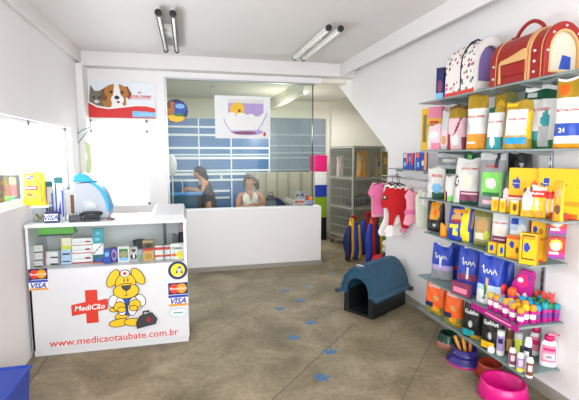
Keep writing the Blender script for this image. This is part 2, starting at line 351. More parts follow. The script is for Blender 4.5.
s_ = thing('round_sticker', 'round navy sticker with a dog and yellow base on the glass', 'sticker', (-.135, YG + .045, 2.145))
b = MB(); b.prism(ell(0, 0, .148, .148, 0, 32), 'y', 0, .002, pc['navy']); b.build('disc', s_)
sheet([(pc['yellow'], [(-.13, -.06), (-.02, -.05), (.12, -.08), (.07, -.13), (0, -.147), (-.08, -.124)]), (pc['blue'], ell(.03, .03, .10, .08)), (pc['sky'], ell(.05, .06, .06, .03)), (fur, ell(-.065, .01, .045, .07)), (fur, ell(-.05, .08, .035, .04)), (pc['brown'], ell(-.085, .07, .018, .04)), (pc['black'], ell(-.03, .07, .01)), (pc['green'], ell(.03, -.05, .07, .02))], 'print', s_)

p_ = thing('bath_poster', 'poster of a yellow cartoon dog in a white bathtub hung on the glass', 'poster', (.735, YG + .04, 2.075))
b = MB(); b.box(-.375, .375, 0, .004, -.28, .285, mat('poster_sheet', (226, 228, 230), .5)); b.build('sheet', p_)
tub = [(-.22, .0), (-.2, .04), (-.1, .02), (0, -.02), (.12, -.01), (.22, .04), (.27, .08), (.3, .075), (.24, -.05), (.18, -.14), (-.14, -.15), (-.2, -.06)]; tub = [(x * 1.12 - .01, z * 1.1 - .01) for x, z in tub]
sheet([(pc['lilac'], rect(-.2, .28, .02, .24)), (pc['offwhite'], rect(-.2, .28, .19, .24)), (pc['ochre'], ell(-.07, .12, .09, .08)), (pc['yellow'], ell(-.05, .07, .06, .05)), (pc['brown'], ell(-.05, .09, .02)), (pc['ochre'], ell(-.15, .11, .025, .05)), (pc['lilac'], ell(.05, -.19, .22, .045)), (pc['lilac'], [(p[0] * 1.03, p[1] - .012) for p in tub]), (pc['white'], tub),
       (pc['white'], ell(-.15, .04, .05, .03)), (pc['white'], ell(-.02, .03, .07, .03)), (pc['white'], ell(.1, .02, .06, .03)), (pc['plum'], ell(.02, -.205, .16, .02)), (pc['red'], ell(.29, -.22, .018, .03))], 'print', p_)

# ---------------------------------------------------------------- service counter
ct = thing('service_counter', 'white glass fronted service counter with a printed lower panel', 'counter', (-.625, 3.52, 0))
CXc = -.625
b = MB(); L, R_ = -.595, .595
b.box(L, R_, .0, .02, .05, .70, lam_m); b.box(L + .005, R_ - .005, .012, .45, 0, .055, lam_m); b.box(L, L + .02, .0, .46, .05, 1.03, lam_m); b.box(R_ - .025, R_, 0, .46, .05, 1.03, lam_m)
b.box(L, R_, .02, .45, .68, .70, lam_m); b.build('cabinet', ct, .002)
b = MB(); b.box(L - .005, R_ + .005, -.005, .47, 1.03, 1.058, lam_m); b.build('countertop', ct, .004)
b = MB(); b.prism([(-.0, 1.058), (.06, 1.09), (.34, 1.135), (.46, 1.135), (.46, 1.058)], 'x', R_ - .30, R_, lam_m)
vs = b.v
for i, v in enumerate(vs):
    if v[2] > 1.07: vs[i] = (v[0] + (.035 if v[0] < R_ - .1 else -.02), v[1], v[2])
b.build('raised_desk_hood', ct, .01)
b = MB(); b.box(L + .02, R_ - .025, .006, .011, .70, 1.03, disp_glass); b.build('front_glass', ct)
gp_m = glass('frosted_grey_panel', (238, 240, 240), .3, .2)
b = MB(); b.box(L + .02, R_ - .025, .42, .43, .70, 1.03, gp_m); b.build('sliding_back', ct)
b = MB(); b.box(.405, .412, .05, .42, .70, 1.03, mat('display_divider', (96, 100, 100), .4)); b.build('divider', ct)
b = MB(); b.box(L + .02, L + .27, .2, .42, .925, .932, shelf_glass); b.build('inner_shelf', ct)
def C(px, pz): return (px - CXc, pz)           # artwork placed by world x
yel = pc['ochre']; blk = pc['black']
cross = [(-.825, .241), (-.735, .241), (-.735, .335), (-.66, .345), (-.66, .435), (-.735, .425), (-.735, .515), (-.825, .515), (-.825, .42), (-.93, .402), (-.93, .312), (-.825, .325)]
def cv(pts): return [(p[0] - CXc, p[1]) for p in pts]
X0 = -.515
def O(*a, g=.006, **k):   # outlined ellipse
    e = dict(k); return [(blk, cv(ell(a[0], a[1], a[2] + g, a[3] + g, *a[4:]))), ]
dog = [(pc['cross'], cv(cross)), (pc['white'], 'text', 'MediCão', -.795 - CXc, .373, .225, .03, .02, .2)]
def oe(m, x, z, rx, rz, rot=0): dog.append((blk, cv(ell(x, z, rx + .006, rz + .006, rot)))); dog.append((m, cv(ell(x, z, rx, rz, rot))))
oe(yel, X0 - .035, .285, .06, .03, .3); oe(yel, X0 - .105, .335, .028, .014, -.2)
oe(pc['white'], X0 + .01, .385, .12, .085); oe(pc['white'], X0 - .10, .41, .035, .05, -.4); oe(pc['white'], X0 + .105, .40, .035, .05, .4)
oe(pc['blue'], X0 + .005, .37, .06, .085); oe(pc['white'], X0 - .045, .36, .035, .075, .15); oe(pc['white'], X0 + .045, .355, .035, .075, -.15)
oe(yel, X0 - .065, .225, .075, .03, .1); oe(yel, X0 + .045, .22, .07, .03, -.1)
oe(yel, X0 - .055, .36, .042, .04); oe(yel, X0 + .062, .37, .042, .038); oe(yel, X0 - .04, .335, .03, .02); oe(yel, X0 + .05, .34, .03, .02)
oe(yel, X0 - .095, .60, .035, .075, -.5); oe(yel, X0 + .095, .605, .035, .075, .55)
oe(yel, X0 - .002, .545, .075, .09); oe(yel, X0, .49, .095, .06)
oe(pc['white'], X0 - .005, .635, .032, .026); dog.append((pc['red'], cv(rect(X0 - .013, X0 + .003, .62, .65)))); dog.append((pc['red'], cv(rect(X0 - .02, X0 + .01, .63, .64))))
dog += [(blk, cv(ell(X0 - .012, .58, .005, .014))), (blk, cv(ell(X0 + .016, .58, .005, .014))), (pc['charcoal'], cv([(X0 - .04, .538), (X0 + .045, .54), (X0 + .03, .505), (X0 + .002, .487), (X0 - .025, .505)])),
        (blk, cv([(X0 - .03, .462), (X0 + .0, .45), (X0 + .03, .462), (X0, .456)])), (blk, cv(rect(X0 - .001, X0 + .003, .455, .49)))]
case = [(X0 + .075, .17), (X0 + .215, .195), (X0 + .23, .235), (X0 + .19, .29), (X0 + .10, .27), (X0 + .07, .22)]
dog += [(blk, cv([(p[0] * 1.0 + (p[0] - X0 - .15) * .06, p[1] + (p[1] - .23) * .1) for p in case])), (pc['charcoal'], cv(case)), (blk, cv([(X0 + .115, .27), (X0 + .12, .31), (X0 + .17, .315), (X0 + .175, .28), (X0 + .165, .28), (X0 + .16, .302), (X0 + .13, .3), (X0 + .125, .275)])), (pc['dred'], cv(ell(X0 + .165, .235, .018, .022)))]
sheet(dog, 'dog_emblem', ct, 0, .0004)
sheet([(pc['brightred'], 'text', 'www.medicaotaubate.com.br', -.61 - CXc, .102, .985, 0, .008)], 'web_address', ct, -.0005)
def card_logo(x, z, s, nm='payment_stickers'):
    sheet([(pc['red'], rect(x - .06 * s, x + .06 * s, z, z + .075 * s)), (pc['navy'], rect(x - .06 * s, x + .06 * s, z, z + .075 * s)), (pc['brightred'], ell(x - .022 * s, z + .038 * s, .031 * s)), (pc['amber'], ell(x + .022 * s, z + .038 * s, .031 * s)), (pc['white'], 'text', 'MasterCard', x, z + .038 * s, .10 * s, 0),
           (pc['white'], rect(x - .06 * s, x + .06 * s, z - .075 * s, z - .005)), (pc['royal'], rect(x - .06 * s, x + .06 * s, z - .020 * s, z - .005)), (pc['amber'], rect(x - .06 * s, x + .06 * s, z - .075 * s, z - .062 * s)), (pc['royal'], 'text', 'VISA', x, z - .042 * s, .095 * s, 0, .03, .3)], nm, ct, -.0005, .0005)
card_logo(.515, .425, 1.32)
card_logo(-.525, .628, 1.12)
z = .265
sheet([(pc['pale_blue'], ell(.51, z, .078, .04)), (pc['white'], ell(.51, z, .066, .031)), (pc['teal'], rect(.47, .55, z - .004, z + .006))], 'oval_sticker', ct, -.0005)
z = .63
sheet([(pc['navy'], ell(.517, z, .078)), (pc['lemon'], ell(.517, z, .056)), (pc['navy'], [(.495, z - .03), (.52, z + .03), (.54, z + .035), (.56, z - .03), (.525, z - .015)]), (pc['lgrey'], ell(.53, z, .018, .02)), (pc['white'], ell(.525, z - .045, .02, .006))], 'round_emblem_sticker', ct, -.0005)

# ---------------------------------------------------------------- packages: pouches and cartons with printed fronts
def pack_mesh(b, w, h, d, kind, base, art, side=None, seed=0, top=None):
    nu, nv = (20, 28) if kind != 'box' else (16, 20)
    rnd = random.Random(seed); ph = [rnd.uniform(0, 6) for _ in range(4)]
    def S(u, v):
        if kind == 'box': return (-w / 2 + w * u, -d / 2, h * v)
        p = (.78 + .22 * math.sin(PI * min(v / .75, 1))) if v < .5 else max(.03, .97 * (1 - ((v - .5) / .46) ** 1.6)) if v < .96 else .03
        q = max(0, 1 - abs(2 * u - 1) ** 3.2) ** .6
        wd = w * (1 - .05 * math.sin(PI * v) + .01 * math.sin(9 * v + ph[0]))
        cr = .007 * math.sin(14 * u + ph[1] + 5 * v) * math.sin(11 * v + ph[2]) * (w / .2)
        wd *= 1 - .10 * v ** 3; hh = h * v + (.008 * math.sin(7 * u + ph[3]) if v > .9 else 0)
        return (-wd / 2 + wd * u + .05 * w * math.sin(ph[1]) * v ** 1.6, -(d / 2) * p * (.12 + .88 * q) + cr * q, hh)
    def colour(u, v):
        c = base
        for a in art:
            if a[0] == 'r' and a[1] <= u <= a[2] and a[3] <= v <= a[4]: c = a[5]
            elif a[0] == 'e' and ((u - a[1]) / a[3]) ** 2 + ((v - a[2]) / a[4]) ** 2 <= 1: c = a[5]
            elif a[0] == 'd' and a[1] + a[5] * v <= u <= a[2] + a[5] * v and a[3] <= v <= a[4]: c = a[6]
        return pc[c]
    vs = [S(i / nu, j / nv) for j in range(nv + 1) for i in range(nu + 1)]; n = len(vs)
    vs += [(x, -y if kind != 'box' else d / 2, z) for x, y, z in vs]
    fs, ms = [], []; W = nu + 1; sd = pc[side] if side else pc[base]
    for j in range(nv):
        for i in range(nu):
            a = j * W + i; fs.append((a, a + 1, a + W + 1, a + W)); ms.append(colour((i + .5) / nu, (j + .5) / nv))
            fs.append((n + a, n + a + W, n + a + W + 1, n + a + 1)); ms.append(sd if kind == 'box' else colour((i + .5) / nu, (j + .5) / nv))
        for a in (j * W, j * W + nu): fs.append((a, a + W, n + a + W, n + a)); ms.append(sd)
    for i in range(nu):
        fs.append((i, n + i, n + i + 1, i + 1)); ms.append(sd); a = nv * W + i; fs.append((a, a + 1, n + a + 1, n + a)); ms.append(pc[top] if top else sd)
    b.add(vs, fs, ms, kind != 'box'); return S
def package(name, label, cat, loc, rz, w, h, d, kind, base, art=(), texts=(), side=None, group=None, top=None, seed=None):
    seed = seed if seed is not None else hash_(label)
    b = MB(); S = pack_mesh(b, w, h, d, kind, base, art, side, seed, top)
    part = {'bag': 'pouch', 'box': 'carton'}[kind]
    if texts:
        t = thing(name, label, cat, loc, rz, group); b.build(part, t)
        tb = MB()
        for (s, uc, vc, wf, cm, *rest) in texts:
            vs, fs, hh = text2d(s, .03); til = rest[0] if rest else 0; out = []
            for (x, z) in vs:
                x, z = x * math.cos(til) - z * math.sin(til), x * math.sin(til) + z * math.cos(til)
                u = min(1, max(0, uc + x * wf)); v = min(.99, max(.01, vc + z * wf * w / h)); p = S(u, v); out.append((p[0], p[1] - .003, p[2]))
            tb.add(out, fs, pc[cm])
        tb.build('lettering', t); return t
    o = b.build(name); o.location = loc; o.rotation_euler = (0, 0, rz); return tag(o, label, cat, group)
def hash_(s): return sum(ord(c) * (i + 3) for i, c in enumerate(s)) % 9973
def R(name, label, cat, x0, x1, yt, z, X, rot, d, kind, base, art=(), texts=(), side=None, group=None, top=None, hmax=None):
    """package on the right-hand shelves, facing the room"""
    p = spotX((x0 + x1) / 2, X, z); rz = math.radians(rot)
    h = height_at(p, yt); gap = min([q - z for q in (2.035, 1.625, 1.215, .925, .545) if q > z + .1] + [9]) - .018
    return package(name, label, cat, p, rz, width_at(p, x0, x1, rz), min(h, gap), d, kind, base, art, texts, side, group, top)
def D(name, label, cat, x0, x1, yt, z, Y, rot, d, kind, base, art=(), texts=(), side=None, group=None, top=None):
    """package standing at depth Y, facing the camera side"""
    p = spotY((x0 + x1) / 2, Y, z); rz = math.radians(rot)
    return package(name, label, cat, p, rz, width_at(p, x0, x1, rz), height_at(p, yt), d, kind, base, art, texts, side, group, top)

# ---------------------------------------------------------------- packets inside the counter display
z0 = .702; G = 'medicine cartons in the counter display'
def stack(n, name, labels, cat, x0, x1, tops, Y, rot, d, over=(), **k):
    for i in range(n):
        zb = z0 if i == 0 else zt
        p = spotY((x0 + x1) / 2, Y, zb); zt = height_at(p, tops[i]) + zb
        kk = dict(k); kk.update(over[i] if i < len(over) else {})
        package(name, labels[i], cat, p, math.radians(rot), width_at(p, x0, x1, math.radians(rot)), zt - zb - .0008, d, 'box', **kk)
stack(3, 'medicine_carton', ['pale grey carton at the bottom of the left end stack in the display', 'pale grey carton in the middle of the left end stack in the display', 'pale grey carton on top of the left end stack in the display'], 'carton', 28, 44, [260, 252, 244.5], 3.66, 4, .07, base='offwhite', art=[('r', 0, 1, 0, .16, 'charcoal'), ('r', .1, .8, .5, .6, 'lgrey')], side='lgrey', group=G)
stack(2, 'medicine_carton', ['white carton with a black corner under another, third place from the left', 'white carton lying on the black cornered one in the display'], 'carton', 48, 60, [257, 250.5], 3.70, -8, .07, base='white', art=[('r', .4, 1, 0, .2, 'black'), ('r', 0, .12, 0, 1, 'lpink')], group=G)
stack(3, 'medicine_carton', ['lavender blue carton on the display floor', 'lavender blue carton stacked on the first one', 'pale yellow green carton on the two lavender ones'], 'carton', 62.5, 72.5, [257, 248.5, 237], 3.68, 0, .06, ({}, {}, dict(base='cream', art=[('r', 0, 1, .4, 1, 'cream'), ('r', 0, .1, 0, 1, 'yellowgreen'), ('r', 0, 1, 0, .3, 'yellowgreen')])), base='pale_blue', art=[('r', .1, .9, .35, .55, 'navy')], group=G)
stack(3, 'medicine_carton', ['large white carton with red edge lines at the bottom of three', 'white carton with red line in the middle of three', 'white carton with red line on top of three'], 'carton', 74, 94.5, [252, 244, 237], 3.72, 0, .1, base='white', art=[('r', 0, 1, 0, .08, 'red'), ('r', .05, .6, .4, .5, 'lgrey'), ('r', .62, .85, .4, .62, 'dred')], group=G)
stack(3, 'medicine_carton', ['dark blue and teal carton under a white one in the display', 'white carton with a dark slanting line below the teal one', 'upright teal carton on top of the white one in the display'], 'carton', 93.5, 104, [254, 243, 228.5], 3.64, 6, .04, (dict(base='navy', art=[('r', 0, 1, .5, 1, 'deepteal'), ('r', .2, .8, .2, .6, 'blue'), ('r', 0, 1, 0, .12, 'amber'), ('r', .7, 1, 0, .12, 'red')]), {}, dict(base='teal', art=[('e', .5, .7, .2, .12, 'sky'), ('r', .2, .6, .2, .4, 'sky')])), base='white', art=[('d', -.1, .0, 0, 1, 1.0, 'charcoal')], group=G)
D('medicine_carton', 'small blue carton right of the teal stack in the display', 'carton', 104.5, 111, 249, z0, 3.62, 0, .04, 'box', 'blue', [('r', .2, .8, .5, .8, 'sky')], group=G)
D('medicine_carton', 'purple and black carton with a ring drawn on it', 'carton', 111.5, 118, 247.5, z0, 3.66, 0, .04, 'box', 'violet', [('e', .5, .5, .42, .4, 'lilac'), ('e', .5, .5, .24, .24, 'purple')], group=G)
D('medicine_carton', 'white framed carton with a green photograph in the display', 'carton', 118.5, 130, 246, z0, 3.63, 0, .04, 'box', 'offwhite', [('r', .1, .9, .1, .85, 'green'), ('e', .5, .5, .3, .22, 'khaki'), ('r', .1, .9, .1, .3, 'sky')], group=G)
D('medicine_carton', 'white carton with black and white pet picture in the display', 'carton', 130.5, 138, 247, z0, 3.66, 0, .04, 'box', 'lgrey', [('e', .5, .78, .3, .14, 'brown'), ('e', .5, .3, .42, .22, 'black'), ('e', .5, .35, .15, .2, 'white')], group=G)
D('medicine_carton', 'narrow pale green carton before the brown one in the display', 'carton', 138.5, 143, 249, z0, 3.70, 0, .04, 'box', 'pale_blue', [('r', 0, 1, 0, .5, 'lgrey'), ('r', .2, .8, .1, .4, 'lime')], group=G)
D('medicine_carton', 'tall golden brown carton with a dark top in the display', 'carton', 143.5, 154.5, 240, z0, 3.63, 0, .05, 'box', 'tan', [('r', 0, 1, .55, 1, 'brown'), ('r', 0, 1, .52, .6, 'red'), ('r', .2, .8, .1, .35, 'gold'), ('r', 0, 1, .92, 1, 'khaki'), ('e', .5, .75, .3, .12, 'black')], group=G)
D('collar_carton', 'white carton with red bands left of the collar carton', 'carton', 155.5, 170.5, 245, z0, 3.65, 0, .05, 'box', 'white', [('r', 0, 1, .72, .9, 'brightred'), ('r', 0, 1, .22, .33, 'red'), ('e', .5, .3, .25, .06, 'orange')], group=G)
D('collar_carton', 'white collar carton with a yellow ball print at the right end of the display', 'carton', 171, 184, 243, z0, 3.64, 0, .05, 'box', 'white', [('r', 0, .6, .2, .33, 'orange'), ('e', .7, .27, .26, .24, 'lemon'), ('e', .3, .3, .04, .25, 'brown')], [('Coleira', .48, .72, .8, 'black')], group=G)
def sheet_thing(*a): return sheet(*a)
o = boxs('flat_carton', -.14, .14, -.045, .045, 0, .055, m_('lime'), .002); del o['kind']; o.location = (-1.08, 3.80, .935); tag(o, 'flat bright green carton on the small glass shelf at the top left of the display', 'carton')
b = MB(); b.lathe([(.035, 0), (.038, .002), (.055, .13), (.052, .13), (.036, .006), (0, .006)], glass('smoked_cup', (120, 136, 150), .6), 20); o = b.build('measuring_cup'); o.location = (-.44, 3.86, z0); tag(o, 'smoky grey plastic cup standing behind the packets in the display', 'cup')
b = MB(); b.prism([(-.04, 0), (.04, 0), (.0, .16), (-.035, .17)], 'y', -.02, .02, m_('grey')); o = b.build('grey_holder'); o.location = (-.12, 3.88, z0); tag(o, 'grey slanted card holder right of the display divider', 'holder')
t = thing('lotion_bottle', 'navy bottle with a pink cap in the right corner of the display', 'bottle', (-.075, 3.84, z0 + .0))
b = MB(); b.lathe([(.0, 0), (.028, 0), (.03, .01), (.03, .17), (.022, .19), (.012, .2)], pc['navy'], 16); b.build('bottle_body', t); b = MB(); b.lathe([(.022, .195), (.024, .2), (.024, .26), (.02, .268), (0, .27)], pc['lpink'], 16); b.build('cap', t)

# ---------------------------------------------------------------- things on the counter top
zc = 1.059
t = thing('clear_jar', 'square clear jar with pale treats under the yellow pouch', 'jar', (-1.135, 3.66, zc))
b = MB(); b.ring(rect(-.06, .06, -.05, .05), rect(-.055, .055, -.045, .045), 'z', 0, .115, disp_glass); b.box(-.055, .055, -.045, .045, 0, .006, disp_glass); b.build('jar_body', t, .003)
b = MB(); b.box(-.063, .063, -.053, .053, .115, .13, mat('clear_lid', (222, 224, 220), .3)); b.build('lid', t, .004)
b = MB()
for k in range(22): b.ball((random.uniform(-.042, .042), random.uniform(-.034, .034), .017 + .009 * (k % 6)), (.012, .01, .008), pc['khaki'], 8)
tag(b.build('treats', t), None, None, None, 'stuff')
p = spotY(36, 3.66, zc + .131)
D('treat_pouch', 'yellow treat pouch with a blue oval standing on the clear jar', 'pouch', 23.5, 47, 172.5, zc + .131, 3.66, -6, .05, 'bag', 'yellow', [('e', .3, .86, .17, .08, 'royal'), ('r', .12, .72, .48, .62, 'red'), ('e', .35, .33, .14, .05, 'brown'), ('e', .55, .27, .14, .05, 'tan'), ('r', .78, .9, .1, .9, 'gold')], [('Pedigree', .3, .86, .28, 'white'), ('Biscrok', .42, .55, .5, 'white')])
D('snack_box', 'dark box with red and green print at the far left of the counter', 'box', 2, 21, 175, zc, 3.78, 0, .08, 'box', 'black', [('r', 0, 1, 0, .36, 'lgrey'), ('r', .5, 1, .55, .8, 'dred'), ('r', .3, .9, .4, .55, 'green'), ('r', .6, 1, .8, .95, 'olive')])
t = thing('card_sign', 'small blue and white card payment sign at the front edge of the counter', 'sign', (-1.02, 3.565, zc))
p = spotY(51.5, 3.565, zc); t.location = p; ww = width_at(p, 43.5, 60, 0) / 2
b = MB(); b.prism([(-ww, .012), (-ww + .01, 0), (ww - .01, 0), (ww, .012), (ww, .075), (ww - .02, .092), (-ww + .02, .086), (-ww, .07)], 'y', 0, .02, pc['navy']); b.build('plate', t, .003)
sheet([(pc['white'], rect(-ww + .008, ww - .01, .016, .07)), (pc['royal'], 'text', 'VISA', 0, .042, .1, 0, .03, .3)], 'print', t, -.0005)
for x0_, x1_, yt_, yy, lab in ((47, 55.5, 181, 3.74, 'blue and white upright leaflet holder next to the yellow pouch'), (56.5, 66, 177, 3.70, 'tall teal topped upright leaflet holder left of the white machine')):
    p = spotY((x0_ + x1_) / 2, yy, zc); hh = height_at(p, yt_); ww = width_at(p, x0_, x1_, 0) / 2
    t = thing('leaflet_holder', lab, 'leaflet holder', p, 0, 'leaflet holders on the counter')
    b = MB(); b.prism([(-.03, 0), (.03, 0), (.03, .01), (.012, hh * .8), (.0, hh * .8), (-.012, .02), (-.03, .02)], 'x', -ww, ww, mat('clear_acrylic', (196, 206, 216), .2)); b.build('stand', t)
    b = MB(); b.box(-ww * .9, ww * .9, -.016, -.008, .015, hh, pc['lgrey']); b.build('leaflet', t)
    sheet([(pc['blue'], rect(-ww * .85, -ww * .5, .03, hh * .85)), (pc['blue'], rect(ww * .5, ww * .85, .03, hh * .7)), (pc['violet'], [(-ww * .4, .05), (ww * .3, .05), (ww * .2, hh * .5)]), (pc['deepteal'], rect(-ww * .9, ww * .9, hh * .86, hh))], 'print', t, -.017)
p = spotY(95, 3.80, zc); t = thing('clinic_machine', 'white rounded desktop machine with a blue green top behind the phone', 'machine', p)
s_ = height_at(p, 173.5) / .28 * 1.03
mw = width_at(p, 78, 112, 0); 
def arc_prof(ins=0):
    pts = [(-mw / 2 + ins, .0 + ins), (-mw / 2 + ins, .215 * s_ * 1.0)]
    for k in range(9): a = PI / 2 * (1 - k / 8); pts.append((-mw * .08 + (mw * .58 - ins) * math.cos(a), .035 + (.195 * s_ - ins) * math.sin(a)))
    pts.append((mw * .45 - ins, .0 + ins)); return pts
b = MB(); b.prism(arc_prof(), 'y', -.10, .08, mat('machine_shell', (160, 165, 174), .3)); b.build('shell', t, .012, 3)
b = MB(); pr = [(-mw / 2 - .004, .225 * s_), (-mw / 2 + .01, .262 * s_), (-mw * .30, .28 * s_), (-.02, .262 * s_), (mw * .12, .225 * s_)]; b.prism(pr, 'y', -.10, .085, m_('cyan', .3)); b.build('lid', t, .008)
b = MB(); pr = []
for k in range(9): a = PI / 2 * (.86 - .8 * k / 8); pr.append((-mw * .08 + mw * .60 * math.cos(a), .04 + .20 * s_ * math.sin(a)))
pr += [(q[0] - .022, q[1] - .012) for q in pr[::-1]]; b.prism(pr, 'y', -.105, .085, m_('cyan', .3)); b.build('side_trim', t, .003)
b = MB(); b.prism(ell(-.01, .12, .055, .035, -.3), 'y', -.106, -.09, mat('machine_badge', (170, 176, 182), .3)); b.prism(ell(-.005, .125, .02, .01, -.2), 'y', -.11, -.1, pc['white']); b.build('badge', t, .003)
b = MB(); b.box(-mw / 2 - .035, -mw / 2 - .002, -.06, .03, 0, .2, pc['brown']); b.box(-mw / 2 - .035, -mw / 2 - .002, -.06, .03, .2, .215, pc['lgrey']); b.build('side_tray', t, .003)
p = spotY(75.5, 3.62, zc); t = thing('card_reader', 'dark grey card reader on the counter beside the blue white sign', 'card reader', p, .15)
b = MB(); b.prism([(-.045, 0), (.055, 0), (.055, .035), (.03, .06), (-.045, .05)], 'x', -.045, .045, m_('charcoal')); b.build('housing', t, .006)
b = MB()
for i in range(3):
    for j in range(3): b.box(-.03 + i * .022, -.014 + i * .022, -.03 + j * .018, -.018 + j * .018, .05, .062, pc['grey'])
b.build('keypad', t)
p = spotY(92, 3.62, zc); t = thing('desk_telephone', 'black telephone lying on the counter before the machine', 'telephone', p, .1)
b = MB(); b.prism([(-.06, 0), (.05, 0), (.05, .045), (-.06, .02)], 'x', -.06, .06, m_('black', .35)); b.build('phone_base', t, .006)
b = MB(); b.tube([(-.075, .0, .05), (-.06, 0, .062), (0, 0, .066), (.06, 0, .06), (.078, 0, .048)], [.016, .014, .011, .014, .016], m_('black', .35), 10); b.build('handset', t)
p = spotY(111, 3.62, zc); o = boxs('stapler', -.03, .03, -.012, .012, 0, .014, pc['brown'], .003); del o['kind']; o.location = p; tag(o, 'small flat brown object lying alone on the white counter top', 'stapler')
o = boxs('paper_slip', -.05, .05, -.02, .02, 0, .002, pc['lgrey']); del o['kind']; o.location = spotY(127, 3.62, zc); tag(o, 'thin pale paper slip lying left of the raised desk hood', 'paper')

# hanging paper on the pilaster, left of the far window
t = thing('paper_streamer', 'pale green paper streamer with a thread bow hanging at the corner pillar', 'streamer', (-1.15, 5.36, 0))
pth = mat('thread_blue', (120, 170, 190), .5)
b = MB(); b.tube([(0, 0, 2.0), (.0, 0, 1.85), (.01, 0, 1.74)], .003, pth, 6); b.tube([(-.12, 0, 1.80), (-.04, -.01, 1.86), (.05, 0, 1.9)], .006, pth, 6); b.tube([(-.1, 0, 1.70), (-.03, -.01, 1.79), (.03, 0, 1.86)], .005, pc['grey'], 6); b.build('thread', t)
b = MB(); b.prism([(-.02, 1.74), (.04, 1.70), (.045, 1.45), (.02, 1.33), (-.01, 1.28), (-.02, 1.4), (0, 1.55)], 'y', -.004, .004, mat('pale_green_paper', (196, 212, 160), .6)); b.build('paper', t)

# blue plastic box in the left foreground
t = thing('plastic_tub', 'bright blue plastic tub on the floor at the lower left', 'tub', (-1.11, 2.62, 0), 0)
bl = mat('blue_plastic', (22, 66, 178), .3)
b = MB(); o1 = rect(-.11, .11, -.2, .2)
vs = [(x * .86, y * .86, 0) for x, y in o1] + [(x * 1.0, y * 1.0, .26) for x, y in o1] + [(x * .92, y * .94, .26) for x, y in o1] + [(x * .8, y * .8, .02) for x, y in o1]
fs = [(0, 1, 2, 3)]
for k in range(3):
    for i in range(4): fs.append((k * 4 + i, k * 4 + (i + 1) % 4, k * 4 + 4 + (i + 1) % 4, k * 4 + 4 + i))
fs.append((12, 13, 14, 15)); b.add(vs, fs, bl); b.build('tub_body', t, .012, 3)
b = MB(); b.ring([(x * 1.07, y * 1.06) for x, y in o1], [(x * .93, y * .94) for x, y in o1], 'z', .255, .275, bl); b.build('rim', t, .006, 2)
b = MB(); b.box(-.105, .105, -.195, .195, .262, .268, bl); b.build('lid', t, .003)

# paw prints on the floor
paw_m = mat('blue_paw_vinyl', (28, 106, 156), .5, noise=.15, scale=30)
pawp = [((322, 378), .17, 'nearest the camera'), ((330, 352), .17, 'second from the front, on the right'), ((294, 338), .16, 'third from the front, on the left'), ((311, 323), .16, 'fourth from the front, near the dog house door'), ((280, 309), .16, 'fifth from the front, on the left'), ((300, 301), .15, 'sixth from the front, in the middle'), ((285, 291), .15, 'seventh from the front, on the left'), ((310, 287), .15, 'faded one left of the dog house roof'), ((332, 273), .15, 'farthest one, before the passage')]
faded = mat('worn_paw_vinyl', (112, 140, 150), .5, noise=.2)
for i, (q, sz, wh) in enumerate(pawp):
    p = Vector((0, 0, 0)); yy = solve(lambda y: proj((1, y, 0))[1], q[1], 1.5, 7, True); p = spotY(q[0], yy, 0)
    for _ in range(6): yy = solve(lambda y: proj((p.x, y, 0))[1], q[1], 1.5, 7, True); p = spotY(q[0], yy, 0)
    b = MB(); s_ = sz * .72
    pad = [(-.30, -.05), (-.2, .08), (0, .14), (.2, .08), (.30, -.05), (.33, -.2), (.2, -.3), (0, -.24), (-.2, -.3), (-.33, -.2)]
    mm_ = paw_m if i not in (7, 8) else faded
    for shp in (pad, ell(-.4, .12, .11, .15, .4), ell(-.15, .33, .11, .16, .1), ell(.15, .33, .11, .16, -.1), ell(.4, .12, .11, .15, -.4)): b.prism([(a * s_, c * s_) for a, c in shp], 'z', 0, .0015, mm_)
    o = b.build('paw_print'); o.location = (p.x, p.y, .0004); o.rotation_euler = (0, 0, random.uniform(-.3, .1)); tag(o, 'blue paw print on the floor, ' + wh, 'paw print', 'paw prints on the floor')
# ---------------------------------------------------------------- dog house
dh = thing('dog_house', 'dark plastic dog house with ribbed blue grey roof against the right wall', 'dog house', (1.855, 3.885, 0), math.radians(-58.6))
base_m = mat('dog_house_black_plastic', (24, 27, 30), .4); roof_m = mat('dog_house_blue_plastic', (38, 78, 104), .38)
Wd, Ld = .175, .30
b = MB()
wall_pts = [(-Wd, 0), (-Wd, .20), (-.14, .32), (-.05, .42), (.05, .42), (.14, .32), (Wd, .20), (Wd, 0)]
door = [(-.118, .03), (-.118, .235)] + [(.118 * math.cos(PI - PI * k / 10), .235 + .125 * math.sin(PI * k / 10)) for k in range(1, 10)] + [(.118, .235), (.118, .03)]
o_ = [(-Wd, 0), (-Wd, .2)] + [(.168 * math.cos(PI - PI * k / 10), .22 + .2 * math.sin(PI * k / 10)) for k in range(1, 10)] + [(Wd, .2), (Wd, 0)]
b.ring(o_, door, 'y', -Ld, -Ld + .02, base_m)
b.prism(o_, 'y', Ld - .02, Ld, base_m); b.box(-Wd, -Wd + .015, -Ld, Ld, 0, .21, base_m); b.box(Wd - .015, Wd, -Ld, Ld, 0, .21, base_m); b.box(-Wd, Wd, -Ld, Ld, 0, .03, base_m)
for z in (.05, .1, .15): b.box(-Wd - .004, -Wd, -Ld, Ld, z, z + .012, base_m); b.box(Wd, Wd + .004, -Ld, Ld, z, z + .012, base_m)
b.build('base_shell', dh, .004)
rp = [(-.235, .185), (-.235, .20), (-.20, .225), (-.188, .29), (-.15, .385), (-.08, .465), (-.03, .49), (.03, .49), (.08, .465), (.15, .385), (.188, .29), (.20, .225), (.235, .20), (.235, .185)]
ri = [(-.222, .185), (-.18, .205), (-.172, .28), (-.137, .372), (-.07, .448), (-.025, .472), (.025, .472), (.07, .448), (.137, .372), (.172, .28), (.18, .205), (.222, .185)]
b = MB(); nn = len(rp)
